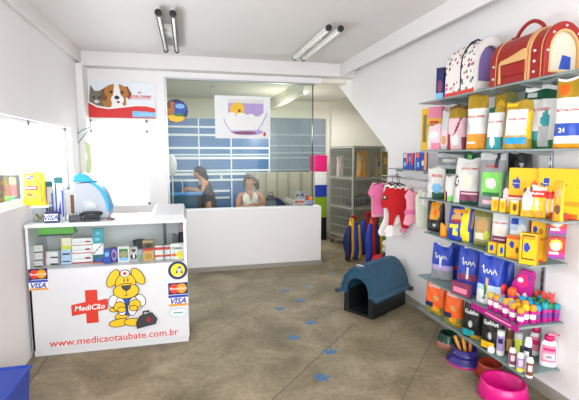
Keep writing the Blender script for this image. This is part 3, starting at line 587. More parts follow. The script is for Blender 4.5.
def strip(bb, outer, inner, y0, y1, m):
    n = len(outer); vs = [(x, y, z) for y in (y0, y1) for x, z in list(outer) + list(inner)]; fs = []
    for i in range(n - 1): fs += [(i, i + 1, 2 * n + i + 1, 2 * n + i), (n + i, n + i + 1, 3 * n + i + 1, 3 * n + i), (i, i + 1, n + i + 1, n + i), (2 * n + i, 2 * n + i + 1, 3 * n + i + 1, 3 * n + i)]
    for i in (0, n - 1): fs.append((i, n + i, 3 * n + i, 2 * n + i))
    bb.add(vs, fs, m)
ri2 = [ri[0]] + ri + [ri[-1]]
strip(b, rp, ri2, -Ld - .035, Ld + .02, roof_m); b.build('roof', dh)
b = MB()
for k in range(13):
    y = -Ld + .01 + k * .046; op = [(x * 1.015, z + .008) for x, z in rp[2:-2]]; ip = [(x * .99, z - .004) for x, z in rp[2:-2]]
    strip(b, op, ip, y, y + .018, roof_m)
b.build('roof_ribs', dh, .003)
arch_o = [(x * .97, z - .012) for x, z in rp[2:-2]]; n_a = len(arch_o)
arch_i = [(-.128, .20), (-.128, .25)] + [(.128 * math.cos(PI - PI * k / 6), .25 + .125 * math.sin(PI * k / 6)) for k in range(1, 6)]
arch_i = arch_i[:n_a // 2] + [(-x, z) for x, z in arch_i[:n_a // 2]][::-1]
arch_i = [(-.128, .20), (-.126, .27), (-.10, .33), (-.055, .366), (-.018, .378), (.018, .378), (.055, .366), (.10, .33), (.126, .27), (.128, .20)]
b = MB(); strip(b, arch_o, arch_i, -Ld - .02, -Ld - .003, roof_m); b.build('front_arch', dh)
b = MB(); b.box(-.28, -.235, -Ld - .02, -Ld + .03, .175, .215, m_('charcoal')); b.build('latch', dh, .005)
b = MB(); b.box(.235, .27, Ld - .05, Ld, .175, .215, m_('charcoal')); b.build('latch', dh, .005)
b = MB(); b.box(-.04, .03, -.285, -.26, .494, .50, pc['white']); b.build('paper_tag', dh)

# ---------------------------------------------------------------- cages, crates and packs in the passage
cg = thing('cage_bank', 'tall grey wire cage bank on castors in the passage', 'cage bank', (2.60, 6.36, 0), math.radians(12))
CW, CD, CH = 1.1, .72, 1.69
b = MB(); r = .012
for x in (0, CW / 2, CW):
    for y in (0, CD): b.box(x - r, x + r, y - r, y + r, .09, CH, steel_m)
for z in (.18, .68, 1.18, CH):
    for y in (0, CD): b.box(0, CW, y - r, y + r, z - r, z + r, steel_m)
    for x in (0, CW / 2, CW): b.box(x - r, x + r, 0, CD, z - r, z + r, steel_m)
b.build('frame', cg)
b = MB()
for z in (.165, .665, 1.165): b.box(0, CW, 0, CD, z, z + .014, mat('cage_tray', (132, 134, 126), .5))
b.build('trays', cg)
b = MB(); b.box(-.002, CW, -.002, CD, CH + .012, CH + .022, mat('cage_top', (122, 124, 108), .5)); b.build('top_panel', cg)
for zi, z in enumerate((.18, .68, 1.18)):
    for xi in range(2):
        b = MB(); x0 = xi * CW / 2 + .02; x1 = x0 + CW / 2 - .04
        for k in range(15): x = x0 + (x1 - x0) * k / 14; b.box(x - .0022, x + .0022, -.004, .0, z + .02, z + .48, steel_m)
        for k in range(4): zz = z + .03 + k * .145; b.box(x0, x1, -.006, -.002, zz, zz + .006, steel_m)
        dr = b.build('door', cg)
        b = MB(); b.box(x1 - .04, x1 - .02, -.02, -.005, z + .2, z + .28, dark_metal); b.build('latch', dr)
    b = MB()
    for k in range(18): y = CD * k / 17; b.box(-.003, .003, y - .003, y + .003, z + .01, z + .49, steel_m)
    for k in range(4): zz = z + .03 + k * .145; b.box(-.005, .001, 0, CD, zz, zz + .005, steel_m)
    b.build('side_wires', cg)
for x, y in ((.03, .03), (CW - .03, .03), (.03, CD - .03), (CW - .03, CD - .03)):
    b = MB(); b.tube([(x - .012, y, .03), (x + .012, y, .03)], .03, m_('charcoal'), 14); b.tube([(x, y, .03), (x, y, .1)], .01, steel_m, 8); b.build('castor', cg)
b = MB(); b.box(0, CW, CD - .01, CD, .18, CH, mat('cage_back', (150, 150, 136), .6)); b.build('back_panel', cg)
M0 = cg.matrix_basis if False else Matrix.Translation(cg.location) @ Matrix.Rotation(math.radians(12), 4, 'Z')
def in_cage(x, y, z): return M0 @ Vector((x, y, z))
package('feed_bag', 'yellow feed bag inside the top right cage', 'bag', in_cage(.76, .25, 1.181), math.radians(12), .3, .44, .14, 'bag', 'gold', [('r', .1, .4, .2, .8, 'khaki'), ('r', .5, .9, .5, .8, 'yellow')])
package('feed_bag', 'yellow green feed bag behind the latch of the top middle cage', 'bag', in_cage(.40, .3, 1.181), math.radians(12), .24, .46, .12, 'bag', 'amber', [('r', .2, .35, .1, .9, 'khaki'), ('r', .6, .7, .2, .8, 'olive')])
package('feed_bag', 'pale pink striped bag in the top left corner of the cages', 'bag', in_cage(.10, .56, 1.181), math.radians(12), .14, .38, .10, 'bag', 'offwhite', [('r', 0, .5, .3, .9, 'lpink')])
b = MB(); b.ball((0, 0, .09), (.26, .16, .09), m_('charcoal', .8), 18); b.ball((.1, 0, .13), (.12, .12, .08), m_('charcoal', .8), 14); o = b.build('pet_cushion'); o.location = in_cage(.32, .35, .68); tag(o, 'dark soft cushion on the middle tray of the cages', 'cushion')
b = MB(); b.ball((0, 0, .05), (.2, .18, .05), m_('lgrey', .8), 16); o = b.build('pet_cushion'); o.location = in_cage(.28, .3, .181); tag(o, 'pale folded cushion on the lowest tray of the cages', 'cushion')

crates = [('black', 0, .42, 'black crate at the bottom of the coloured crate stack'), ('green2', .42, .80, 'lime green crate above the black one in the stack'), ('royal', .80, 1.02, 'blue crate between the green and the white one'), ('white', 1.02, 1.26, 'white crate below the pink one'), ('hot', 1.26, 1.56, 'bright pink crate on top of the coloured stack')]
g2 = mat('lime_green_plastic', (136, 176, 20), .4)
for c, a, bb, lab in crates:
    m = g2 if c == 'green2' else mat('crate_' + c, K[c][1], .35)
    t = thing('storage_crate', lab, 'crate', (2.345, 7.45, a + .001), 0, 'coloured crates stacked at the passage'); h_ = bb - a - .002
    b = MB(); o1 = rect(-.105, .105, -.2, .2); b.ring(o1, rect(-.095, .095, -.19, .19), 'z', 0, h_ - .02, m); b.box(-.1, .1, -.195, .195, 0, .01, m)
    for x in (-.06, 0, .06): b.box(x - .006, x + .006, -.206, -.2, .02, h_ - .03, m)
    b.build('crate_body', t, .004)
    b = MB(); b.box(-.11, .11, -.205, .205, h_ - .025, h_, m); b.build('rim', t, .004)

# rolled fabric dog beds / padded packs on the passage floor
def bolster(b, x, y, h, r, m, lean=0, segs=9):
    pr = []
    for k in range(segs): t_ = k / (segs - 1); pr.append((x + lean * t_ + .008 * math.sin(7 * t_), y, .02 + h * t_))
    rr = [r * (.35 + .65 * math.sin(PI * min(1, max(.08, (k / (segs - 1)) * .92 + .06))) ** .5) for k in range(segs)]
    b.tube(pr, rr, m, 12)
def padded_pack(loc, rz, cols, label, h=.66):
    t = thing('padded_pet_pack', label, 'pet bed roll', loc, rz, 'striped pet bed rolls in the passage')
    n = len(cols)
    for k, c in enumerate(cols):
        b = MB(); x = (k - (n - 1) / 2) * .068; bolster(b, x * 1.1, .015 * (k % 2), h * (.90 + .1 * math.sin(k * 2 + h * 9)), .052, m_(c, .6), -x * .25); b.build('padded_strip', t)
    b = MB(); b.ball((0, .06, h * .45), (.05 * n * .7, .08, h * .4), m_('navy', .7), 16); b.build('core', t)
    b = MB(); b.tube([(-.05, 0, h * .98), (-.03, 0, h * 1.08), (.03, 0, h * 1.08), (.05, 0, h * .98)], .018, m_('red', .6), 8); b.build('strap', t)
padded_pack((2.36, 5.72, 0), .3, ['navy', 'yellow', 'royal', 'yellow'], 'blue and yellow striped pet bed roll on the left of the passage pile', .62)
padded_pack((2.68, 5.95, 0), -.2, ['royal', 'dred', 'yellow'], 'dark blue pet bed roll with one red strip at the back of the pile', .64)
padded_pack((2.60, 5.50, 0), .2, ['royal', 'red', 'navy', 'yellow'], 'blue pet bed roll with red and yellow strips beside the wall end', .66)
b = MB(); b.ball((0, 0, .10), (.13, .1, .1), m_('red', .7), 16); b.ball((.04, -.05, .12), (.06, .05, .05), m_('white', .7), 12); o = b.build('plush_toy'); o.location = (2.56, 5.24, 0); tag(o, 'red and white plush heap at the foot of the pet bed rolls', 'plush toy')
for k, (c, z) in enumerate((('white', .5), ('green', .58), ('lgrey', .42), ('navy', .34), ('white', .26))):
    b = MB(); b.ball((0, 0, 0), .042, m_(c, .7), 14); b.tube([(0, 0, .03), (0, 0, .085)], .004, m_('grey'), 6); o = b.build('hanging_ball_toy'); o.location = (2.33, 4.62, z + .0); tag(o, '%s ball toy hanging on the end of the right wall, %s' % ({'white': 'white', 'green': 'green', 'lgrey': 'grey', 'navy': 'navy'}[c], ('second from the top', 'topmost', 'third from the top', 'fourth from the top', 'lowest of all')[k]), 'ball toy', 'ball toys at the wall end')

# ---------------------------------------------------------------- people behind the glass
def skin_body(name, joints, edges, m, parent, root=0, sub=2):
    names = list(joints); me = bpy.data.meshes.new(name)
    me.from_pydata([joints[n][0] for n in names], [(names.index(a), names.index(b_)) for a, b_ in edges], [])
    o = bpy.data.objects.new(name, me); col.objects.link(o); o.parent = parent
    sk = o.modifiers.new('skin', 'SKIN'); sk.use_smooth_shade = True
    lay = me.skin_vertices[0].data if me.skin_vertices else None
    for i, n in enumerate(names):
        r = joints[n][1]; lay[i].radius = r if isinstance(r, tuple) else (r, r); lay[i].use_root = (i == root)
    ss = o.modifiers.new('sub', 'SUBSURF'); ss.levels = sub; ss.render_levels = sub
    me.materials.append(m); return o
skin_m = mat('skin', (198, 146, 116), .5, noise=.04); hair_m = mat('dark_hair', (34, 24, 22), .5, noise=.3, scale=80)
def hand(j, e, pre, wrist, d, side, curl):
    """palm and five fingers, d = pointing direction, side = thumb side, curl = bending direction"""
    w_, d, side, curl = Vector(wrist), Vector(d).normalized(), Vector(side).normalized(), Vector(curl).normalized()
    palm = w_ + d * .05; j[pre + 'palm'] = (tuple(palm), (.022, .018)); e.append((pre + 'wrist', pre + 'palm'))
    out = []
    for k, (off, L_) in enumerate(((.026, .065), (.009, .075), (-.009, .07), (-.025, .055))):
        a = palm + d * .03 + side * off; out.append([a - d * .025, a, a + d * L_ * .5 + curl * .006, a + d * L_ * .85 + curl * .026])
    a = w_ + d * .02 + side * .025; out.append([a - side * .015, a + side * .012 + d * .012, a + side * .026 + d * .036, a + side * .024 + d * .058 + curl * .012])
    return out
def fingers(chains, parent, name='hand'):
    b = MB()
    for ch in chains: b.tube(ch, [.011, .010, .009, .007], skin_m, 8)
    for ch in chains: b.ball(ch[-1], .007, skin_m, 8)
    b.build(name, parent)
def face(parent, c, fwd, s=1.0):
    fwd = Vector(fwd).normalized(); up = Vector((0, 0, 1)); up = (up - fwd * up.dot(fwd)).normalized(); rt = fwd.cross(up)
    T = Matrix(((rt.x, -fwd.x, up.x, c[0]), (rt.y, -fwd.y, up.y, c[1]), (rt.z, -fwd.z, up.z, c[2]), (0, 0, 0, 1)))
    b = MB(); b.ball((-.032, -.086, .008), (.013, .008, .008), pc['white'], 10, T); b.ball((.032, -.086, .008), (.013, .008, .008), pc['white'], 10, T)
    b.ball((-.032, -.093, .008), .005, pc['black'], 8, T); b.ball((.032, -.093, .008), .005, pc['black'], 8, T); b.box(-.05, -.016, -.095, -.084, .026, .031, hair_m, T); b.box(.016, .05, -.095, -.084, .026, .031, hair_m, T); b.build('eyes', parent)
    b = MB(); b.ball((0, -.094, -.048), (.024, .008, .007), mat('lips', (160, 70, 66), .5), 10, T); b.build('mouth', parent)
    b = MB(); b.tube([T @ Vector((0, -.086, .012)), T @ Vector((0, -.103, -.018)), T @ Vector((0, -.09, -.026))], [.008, .013, .010], skin_m, 8); b.ball((-.078, 0, -.005), (.012, .02, .03), skin_m, 10, T); b.ball((.078, 0, -.005), (.012, .02, .03), skin_m, 10, T); b.build('nose_and_ears', parent)
    return T
# seated woman in a white sleeveless top
P1 = thing('person', 'woman in a white sleeveless top with dark ponytail sitting behind the low wall', 'person', (.93, 6.5, -.015))
J = dict(pelvis=((0, .08, .53), .12), waist=((0, .06, .68), .095), chest=((0, .03, .86), .11), neckb=((0, .01, 1.0), .06), neck=((-.005, 0, 1.06), .042), head0=((-.01, -.01, 1.12), (.062, .07)), head1=((-.01, -.01, 1.185), (.072, .085)), head2=((-.01, 0, 1.24), (.055, .065)),
         Lsh=((-.165, .02, .965), .052), Lel=((-.20, -.08, .76), .038), Lwrist=((-.05, -.26, .82), .025), Rsh=((.165, .02, .965), .052), Rel=((.22, -.08, .76), .038), Rwrist=((.12, -.28, .80), .025),
         Lhip=((-.09, .06, .50), .09), Lkn=((-.12, -.32, .50), .062), Lan=((-.12, -.30, .09), .04), Lto=((-.12, -.44, .035), .035), Rhip=((.09, .06, .50), .09), Rkn=((.12, -.32, .50), .062), Ran=((.12, -.30, .09), .04), Rto=((.12, -.44, .035), .035))
E_ = [('pelvis', 'waist'), ('waist', 'chest'), ('chest', 'neckb'), ('neckb', 'neck'), ('neck', 'head0'), ('head0', 'head1'), ('head1', 'head2'), ('chest', 'Lsh'), ('Lsh', 'Lel'), ('Lel', 'Lwrist'), ('chest', 'Rsh'), ('Rsh', 'Rel'), ('Rel', 'Rwrist'), ('pelvis', 'Lhip'), ('Lhip', 'Lkn'), ('Lkn', 'Lan'), ('Lan', 'Lto'), ('pelvis', 'Rhip'), ('Rhip', 'Rkn'), ('Rkn', 'Ran'), ('Ran', 'Rto')]
ch = hand(J, E_, 'L', J['Lwrist'][0], (.9, -.3, .05), (.2, -.3, 1), (.1, 0, -1)); ch2 = hand(J, E_, 'R', J['Rwrist'][0], (.1, -.5, .4), (-1, 0, .2), (-.3, .4, .3))
skin_body('body', J, E_, skin_m, P1); fingers(ch, P1); fingers(ch2, P1)
T = face(P1, (-.01, -.015, 1.16), (-.25, -1, -.02))
b = MB(); b.ball((-.01, .03, 1.19), (.088, .09, .10), hair_m, 18); b.ball((.10, .05, 1.15), (.055, .06, .065), hair_m, 14); b.ball((.12, .05, 1.09), (.035, .04, .06), hair_m, 12); b.tube([(-.085, -.02, 1.2), (-.09, .0, 1.13), (-.08, .02, 1.06)], [.02, .02, .008], hair_m, 8); b.tube([(-.05, -.075, 1.225), (.0, -.085, 1.24), (.05, -.07, 1.22)], [.012, .018, .014], hair_m, 8); b.build('hair', P1)
Jt = dict(a=((0, .07, .56), .15), b=((0, .06, .70), .125), c=((0, .03, .86), .135), d=((0, .02, .95), .115), l=((-.115, .015, .975), .055), r=((.115, .015, .975), .055))
skin_body('sleeveless_top', Jt, [('a', 'b'), ('b', 'c'), ('c', 'd'), ('d', 'l'), ('d', 'r')], mat('white_cotton', (240, 240, 238), .8), P1)
b = MB(); b.prism([(-.045, 1.03), (.045, 1.03), (.008, .88), (0, .87)], 'y', -.122, -.05, skin_m); b.build('neckline', P1, .004)
Jp = dict(p=((0, .08, .50), (.17, .12)), lh=((-.09, .05, .50), .1), lk=((-.12, -.32, .50), .075), la=((-.12, -.30, .14), .055), rh=((.09, .05, .50), .1), rk=((.12, -.32, .50), .075), ra=((.12, -.30, .14), .055))
skin_body('trousers', Jp, [('p', 'lh'), ('lh', 'lk'), ('lk', 'la'), ('p', 'rh'), ('rh', 'rk'), ('rk', 'ra')], mat('dark_trousers', (40, 42, 58), .8), P1)
ch_ = thing('desk_chair', 'white desk chair under the woman in the white top', 'chair', (.94, 6.6, 0))
b = MB(); b.box(-.22, .22, -.2, .2, .36, .40, m_('lgrey')); b.build('seat', ch_, .015)
b = MB(); b.box(-.2, .2, .20, .235, .5, .86, m_('lgrey')); b.build('backrest', ch_, .015)
for x in (-.19, .19):
    for y in (-.17, .2): b = MB(); b.tube([(x, y, 0), (x, y, .36 if y < 0 else .6)], .013, alu_m, 8); b.build('leg', ch_)
o = boxs('reception_desk', -.95, .95, -.22, .22, 0, .03, m_('offwhite'), .004); del o['kind']; o.location = (.85, 6.09, .70)
dk = thing('reception_desk', 'pale desk top behind the low wall under the glass', 'desk', (.85, 6.09, .0)); o.name = 'desk_top'; o.parent = dk; o.location = (0, 0, .70)
for x in (-.9, .9): b = MB(); b.box(x - .02, x + .02, -.2, .2, 0, .70, m_('offwhite')); b.build('side_panel', dk)
t = thing('pet_bag', 'grey soft bag with a dark top in the hands of the seated woman', 'bag', (1.175, 6.08, .732))
b = MB(); b.lathe([(.0, 0), (.07, .0), (.085, .03), (.088, .12), (.075, .19), (.05, .22)], mat('bag_grey_cloth', (84, 98, 104), .8), 18, None, 1, .8); b.build('bag_body', t)
b = MB(); b.lathe([(.08, .17), (.07, .215), (.035, .245), (0, .25)], m_('charcoal', .7), 18, None, 1, .8); b.tube([(-.04, 0, .23), (-.02, 0, .28), (.03, 0, .28), (.045, 0, .23)], .008, m_('black'), 8); b.build('bag_top', t)
t = thing('office_chair', 'black slanting chair back with a white side right of the seated woman', 'chair', (1.42, 6.62, 0), -.2)
b = MB(); b.prism([(-.14, .5), (.2, .5), (.20, .68), (.02, .86), (-.08, .90), (-.15, .80)], 'y', -.02, .03, m_('navy', .6)); b.build('backrest', t, .015, 3)
b = MB(); b.box(-.2, .2, -.38, .0, .44, .5, m_('charcoal', .7)); b.build('seat', t, .02, 3)
b = MB(); b.tube([(0, -.18, .05), (0, -.18, .44)], .025, dark_metal, 10); b.build('post', t)
b = MB()
for k in range(5): a = 2 * PI * k / 5; b.tube([(0, -.18, .07), (.24 * math.cos(a), -.18 + .24 * math.sin(a), .03)], [.02, .014], dark_metal, 8); b.ball((.24 * math.cos(a), -.18 + .24 * math.sin(a), .026), .026, pc['black'], 10)
b.build('star_base', t)
b = MB(); b.prism([(.08, .84), (.22, .72), (.26, .68), (.42, .66), (.42, .72), (.14, .88)], 'y', .04, .06, pc['offwhite']); b.build('white_cover', t, .008)
# groomer bending over the table
P2 = thing('person', 'dark haired person in dark clothes leaning over the blue grooming table', 'person', (.27, 7.46, 0))
J = dict(pelvis=((.06, 0, .72), .11), waist=((.05, 0, .85), .085), chest=((.0, 0, 1.02), .10), neckb=((-.05, 0, 1.13), .05), neck=((-.08, 0, 1.17), .042), head0=((-.12, 0, 1.215), (.062, .062)), head1=((-.13, 0, 1.265), (.082, .072)), head2=((-.115, 0, 1.315), (.06, .055)),
         Lsh=((-.01, -.15, 1.09), .05), Lel=((-.05, -.19, .94), .036), Lwrist=((-.25, -.12, .985), .024), Rsh=((-.01, .15, 1.09), .05), Rel=((-.08, .18, .94), .036), Rwrist=((-.27, .06, .985), .024),
         Lhip=((.06, -.09, .69), .085), Lkn=((.03, -.1, .40), .058), Lan=((.07, -.1, .08), .04), Lto=((-.06, -.1, .035), .034), Rhip=((.06, .09, .69), .085), Rkn=((.03, .1, .40), .058), Ran=((.07, .1, .08), .04), Rto=((-.06, .1, .035), .034))
E_ = [q for q in E_ if 'palm' not in q[1]]
ch = hand(J, E_, 'L', J['Lwrist'][0], (-1, .1, -.15), (0, .6, .4), (-.1, 0, -1)); ch2 = hand(J, E_, 'R', J['Rwrist'][0], (-1, -.2, -.15), (0, -.6, .4), (-.1, 0, -1))
skin_body('body', J, E_, skin_m, P2); fingers(ch, P2); fingers(ch2, P2)
face(P2, (-.125, 0, 1.245), (-1, 0, -.45))
b = MB(); b.ball((-.09, 0, 1.285), (.09, .085, .09), hair_m, 18); b.ball((-.02, 0, 1.26), (.06, .06, .09), hair_m, 14); b.tube([(-.02, 0, 1.25), (.03, 0, 1.18), (.045, 0, 1.06)], [.05, .045, .015], hair_m, 10); b.build('hair', P2)
Jt = dict(a=((.07, 0, .45), .17), b=((.06, 0, .74), .155), c=((.05, 0, .86), .125), d=((.005, 0, 1.0), .14), e=((-.03, 0, 1.09), .10))
skin_body('dark_dress', Jt, [('a', 'b'), ('b', 'c'), ('c', 'd'), ('d', 'e')], mat('dark_cotton', (54, 46, 50), .8), P2)
t = thing('grooming_table', 'table with a bright blue top and dark teal front in the far room', 'table', (-.03, 7.02, 0))
b = MB(); b.box(-.3, .24, -.22, .22, .925, .95, mat('blue_table_top', (20, 130, 200), .35)); b.build('table_top', t, .004)
b = MB(); b.box(-.3, .15, -.21, .21, .05, .925, mat('teal_cabinet', (18, 84, 116), .4)); b.box(.15, .21, -.21, .21, .05, .925, pc['black']); b.build('cabinet', t, .004)
for x in (-.27, .18):
    for y in (-.18, .18): b = MB(); b.box(x - .015, x + .015, y - .015, y + .015, 0, .05, dark_metal); b.build('foot', t)
t = thing('blower_stand', 'white rounded dryer on a thin stand at the left behind the glass', 'dryer', (-.24, 6.55, 0))
b = MB(); b.ball((0, 0, 1.42), (.075, .09, .16), mat('dryer_shell', (214, 218, 222), .3), 18); b.build('dryer_head', t)
b = MB(); b.tube([(0, 0, .03), (0, 0, 1.3)], .012, alu_m, 8); b.build('pole', t)
b = MB(); b.lathe([(.12, 0), (.12, .012), (.05, .03), (.012, .035)], dark_metal, 20); b.build('base', t)
t = thing('arched_arm', 'thin white arched arm rising from the blue grooming table', 'grooming arm', (-.2, 7.0, .951))
b = MB(); b.tube([(-.1, 0, .18)] + [(-.0 + .1 * math.cos(PI - PI * k / 8), 0, .16 + .06 * math.sin(PI * k / 8)) for k in range(9)] + [(.1, 0, .0)], .008, pc['white'], 8); b.build('arm', t)
b = MB(); b.box(.07, .13, -.03, .03, 0, .012, alu_m); b.build('clamp', t)
lowp = mat('beige_partition_panel', (168, 162, 146), .6)
b = MB(); b.box(.98, 2.3, 7.3, 7.34, 0, 1.26, lowp)
for x in (1.12, 1.32, 1.52, 1.72, 1.95): b.box(x, x + .03, 7.28, 7.3, 0, 1.26, mat('beige_strip', (146, 140, 124), .6))
o = b.build('low_partition'); tag(o, 'beige vertical strip partition behind the seated woman', 'partition')
o = boxs('wall_switch', -.02, .02, -.008, 0, -.05, .05, pc['white'], .003); del o['kind']; o.location = (.60, YB - .031, 1.16); tag(o, 'small white switch plate on the blue far wall', 'switch')
# signs standing behind the glass, right end
t = thing('counter_sign', 'small white standing sign with cat picture and red lettering behind the glass', 'sign', (0, 0, 0)); p = spotY(299, YG + .13, .847); t.location = p
b = MB(); b.box(-.085, .085, 0, .008, 0, .085, pc['offwhite']); b.box(-.05, .085, 0, .008, .085, .2, pc['lgrey']); b.build('board', t)
sheet([(pc['brightred'], rect(-.06, -.015, .035, .065)), (pc['brightred'], rect(-.01, .03, .04, .062)), (pc['brightred'], rect(.035, .065, .035, .068)), (pc['brightred'], rect(-.065, .07, .015, .022)), (pc['charcoal'], ell(-.02, .13, .025, .03)), (pc['white'], ell(-.02, .12, .014, .016)), (pc['lilac'], rect(.02, .08, .10, .185)), (pc['plum'], ell(.05, .15, .022, .02))], 'print', t, -.0005)
t = thing('payment_sticker', 'red and blue card payment sticker at the lower right of the glass', 'sticker', spotY(309.5, YG + .05, .86))
b = MB(); b.box(-.055, .055, 0, .002, 0, .13, pc['offwhite']); b.build('backing', t)
sheet([(pc['navy'], rect(-.055, .055, .065, .13)), (pc['brightred'], ell(-.018, .098, .028)), (pc['amber'], ell(.018, .098, .028)), (pc['royal'], rect(-.055, .055, 0, .018)), (pc['royal'], 'text', 'VISA', 0, .042, .085, 0, .03, .3)], 'print', t, -.0005)

# ---------------------------------------------------------------- glass shelves on the right wall
Z1, Z2, Z3, Z4, Z5, Z6 = 2.035, 1.625, 1.215, .925, .545, .235
XF, YN = 1.975, 2.04
GS = 'glass shelves on the right wall'
edge_m = mat('shelf_edge', (132, 146, 146), .3)
for i, (z, yf, xf, lab) in enumerate(((Z1, 3.35, XF, 'topmost glass shelf on the right wall, carrying the pet carriers'), (Z2, 3.3, XF, 'second glass shelf from the top, under the tall food bags'), (Z3, 3.3, XF, 'third glass shelf from the top, under the yellow cartons'), (Z4, 3.2, XF, 'fourth glass shelf from the top, above the blue bags'), (Z5, 3.2, 1.93, 'fifth glass shelf from the top with a purple front strip'), (Z6, 3.25, XF, 'lowest glass shelf just above the bowls'))):
    YN = (1.62, 1.62, 1.9, 2.04, 2.04, 2.04)[i]
    t = thing('glass_shelf', lab, 'shelf', (XR - .012, (YN + yf) / 2, z - .012), 0, GS); D_ = XR - .012 - xf; L_ = (yf - YN) / 2
    b = MB(); b.box(-D_, 0, -L_, L_, 0, .010, shelf_glass); b.build('glass_board', t)
    b = MB(); b.box(-D_ - .002, -D_, -L_, L_, -.001, .011, edge_m); b.box(-D_, 0, -L_ - .002, -L_, -.001, .011, edge_m); b.build('edge_strip', t)
    for yy in (2.22, 3.08):
        b = MB(); yl = yy - (YN + yf) / 2; b.prism([(0, -.001), (-D_ * .9, -.001), (-D_ * .9, -.008), (0, -.035)], 'y', yl - .004, yl + .004, alu_m); b.build('bracket', t)
    if i == 4:
        b = MB(); b.box(-D_ - .01, -D_ - .003, -L_ * 1.0, -L_ * .25, -.022, .018, m_('magenta')); b.box(-D_ - .012, -D_ - .01, -L_ * .9, -L_ * .5, -.004, .003, m_('lpink')); b.build('price_strip', t)
for yy, lab in ((2.22, 'slotted metal upright nearest the camera on the right wall'), (3.08, 'slotted metal upright near the far end of the shelves')):
    t = thing('shelf_upright', lab, 'upright', (XR - .006, yy, .12), 0, 'shelf uprights')
    b = MB(); b.box(-.006, .005, -.013, .013, 0, 2.05, alu_m)
    for k in range(40): b.box(-.0068, -.006, -.004, .004, .03 + k * .05, .055 + k * .05, pc['black'])
    b.build('rail', t)

# pet carriers
def archp(W, H, n=14, sq=.5):
    pts = [(-W / 2, 0), (-W / 2, H * sq)]
    for k in range(1, n): a = PI - PI * k / n; pts.append((W / 2 * math.cos(a), H * sq + H * (1 - sq) * math.sin(a)))
    return pts + [(W / 2, H * sq), (W / 2, 0)]
def scaled(p, s, dz): return [(x * s, z * s + dz) for x, z in p]
def floral():
    m = bpy.data.materials.new('floral_fabric'); m.use_nodes = True; nt = m.node_tree; bs = nt.nodes['Principled BSDF']; N = nt.nodes.new; L = nt.links.new
    tc = N('ShaderNodeTexCoord'); v = N('ShaderNodeTexVoronoi'); v.inputs['Scale'].default_value = 24; L(tc.outputs['Object'], v.inputs['Vector'])
    lt = N('ShaderNodeMath'); lt.operation = 'LESS_THAN'; lt.inputs[1].default_value = .34; L(v.outputs['Distance'], lt.inputs[0])
    mx = N('ShaderNodeMix'); mx.data_type = 'RGBA'; mx.inputs[6].default_value = rgb((236, 228, 226)); L(lt.outputs[0], mx.inputs[0])
    r = N('ShaderNodeValToRGB'); r.color_ramp.interpolation = 'CONSTANT'; e = r.color_ramp.elements; e[0].color = rgb((70, 80, 90)); e[1].position = .4; e[1].color = rgb((200, 90, 110)); q = e.new(.7); q.color = rgb((110, 140, 120))
    L(v.outputs['Color'], r.inputs[0]); L(r.outputs[0], mx.inputs[7]); L(mx.outputs[2], bs.inputs['Base Color']); bs.inputs['Roughness'].default_value = .8; return m
flo = floral(); red_l = mat('red_leather', (152, 22, 18), .32, noise=.06); tan_l = mat('tan_leather', (214, 168, 108), .5)
yf_, yn_ = spotX(446, 2.0, Z1).y, spotX(474, 2.0, Z1).y
Lc = yf_ - yn_; W_, H_ = .25, height_at(Vector((2.12, yn_, Z1)), 38)
t = thing('pet_carrier', 'white flowered fabric pet carrier with lilac mesh mouth on the top shelf', 'pet carrier', (2.115, (yf_ + yn_) / 2, Z1))
ap = archp(W_, H_)
b = MB(); b.ring(ap, scaled(ap, .95, .004), 'y', -Lc / 2, Lc / 2, flo); b.prism(scaled(ap, .98, .002), 'y', Lc / 2 - .01, Lc / 2, flo); b.build('shell', t)
b = MB(); b.ring(scaled(ap, 1.01, 0), scaled(ap, .80, .02), 'y', -Lc / 2 - .02, -Lc / 2, pc['offwhite']); b.build('mouth_frame', t, .004)
b = MB(); b.prism(scaled(ap, .84, .012), 'y', -Lc / 2 + .03, -Lc / 2 + .034, mat('lilac_mesh', (150, 126, 196), .7, noise=.2, scale=120)); b.build('mesh_window', t)
b = MB(); b.prism([(-.1, .02), (.1, .02), (.1, .075), (-.1, .075)], 'y', -Lc / 2 - .022, -Lc / 2 - .012, pc['white']); b.build('front_flap', t, .003)
b = MB(); b.ring(scaled(ap, 1.025, 0), scaled(ap, .99, 0), 'y', -Lc * .08, -Lc * .05, pc['black']); b.build('piping', t)
b = MB(); b.box(-W_ / 2 - .006, W_ / 2, -Lc / 2 - .01, Lc / 2, 0, .028, m_('brightred')); b.build('bottom_trim', t, .003)
b = MB(); b.tube([(0, -Lc * .25, H_ * .99), (0, -Lc * .1, H_ * 1.06), (0, Lc * .1, H_ * 1.05), (0, Lc * .25, H_ * .99)], .007, m_('navy'), 8); b.build('handle', t)
# blue carrier behind it
y2 = yf_ + .10
t = thing('pet_carrier', 'royal blue fabric carrier mostly hidden behind the white flowered one', 'pet carrier', (2.135, y2, Z1))
b = MB(); ap2 = archp(.22, .22); b.prism(ap2, 'y', -.085, .08, m_('royal', .7)); b.build('shell', t, .006); b = MB(); b.ring(scaled(ap2, 1.04, 0), scaled(ap2, .97, .0), 'y', -.09, -.07, m_('blue', .5)); b.build('rim', t)
R('small_box', 'small navy box with a red picture at the far end of the top shelf', 'box', 437, 444.5, 68, Z1, 2.02, -60, .05, 'box', 'navy', [('e', .5, .4, .3, .2, 'plum'), ('r', 0, 1, 0, .18, 'sky')])
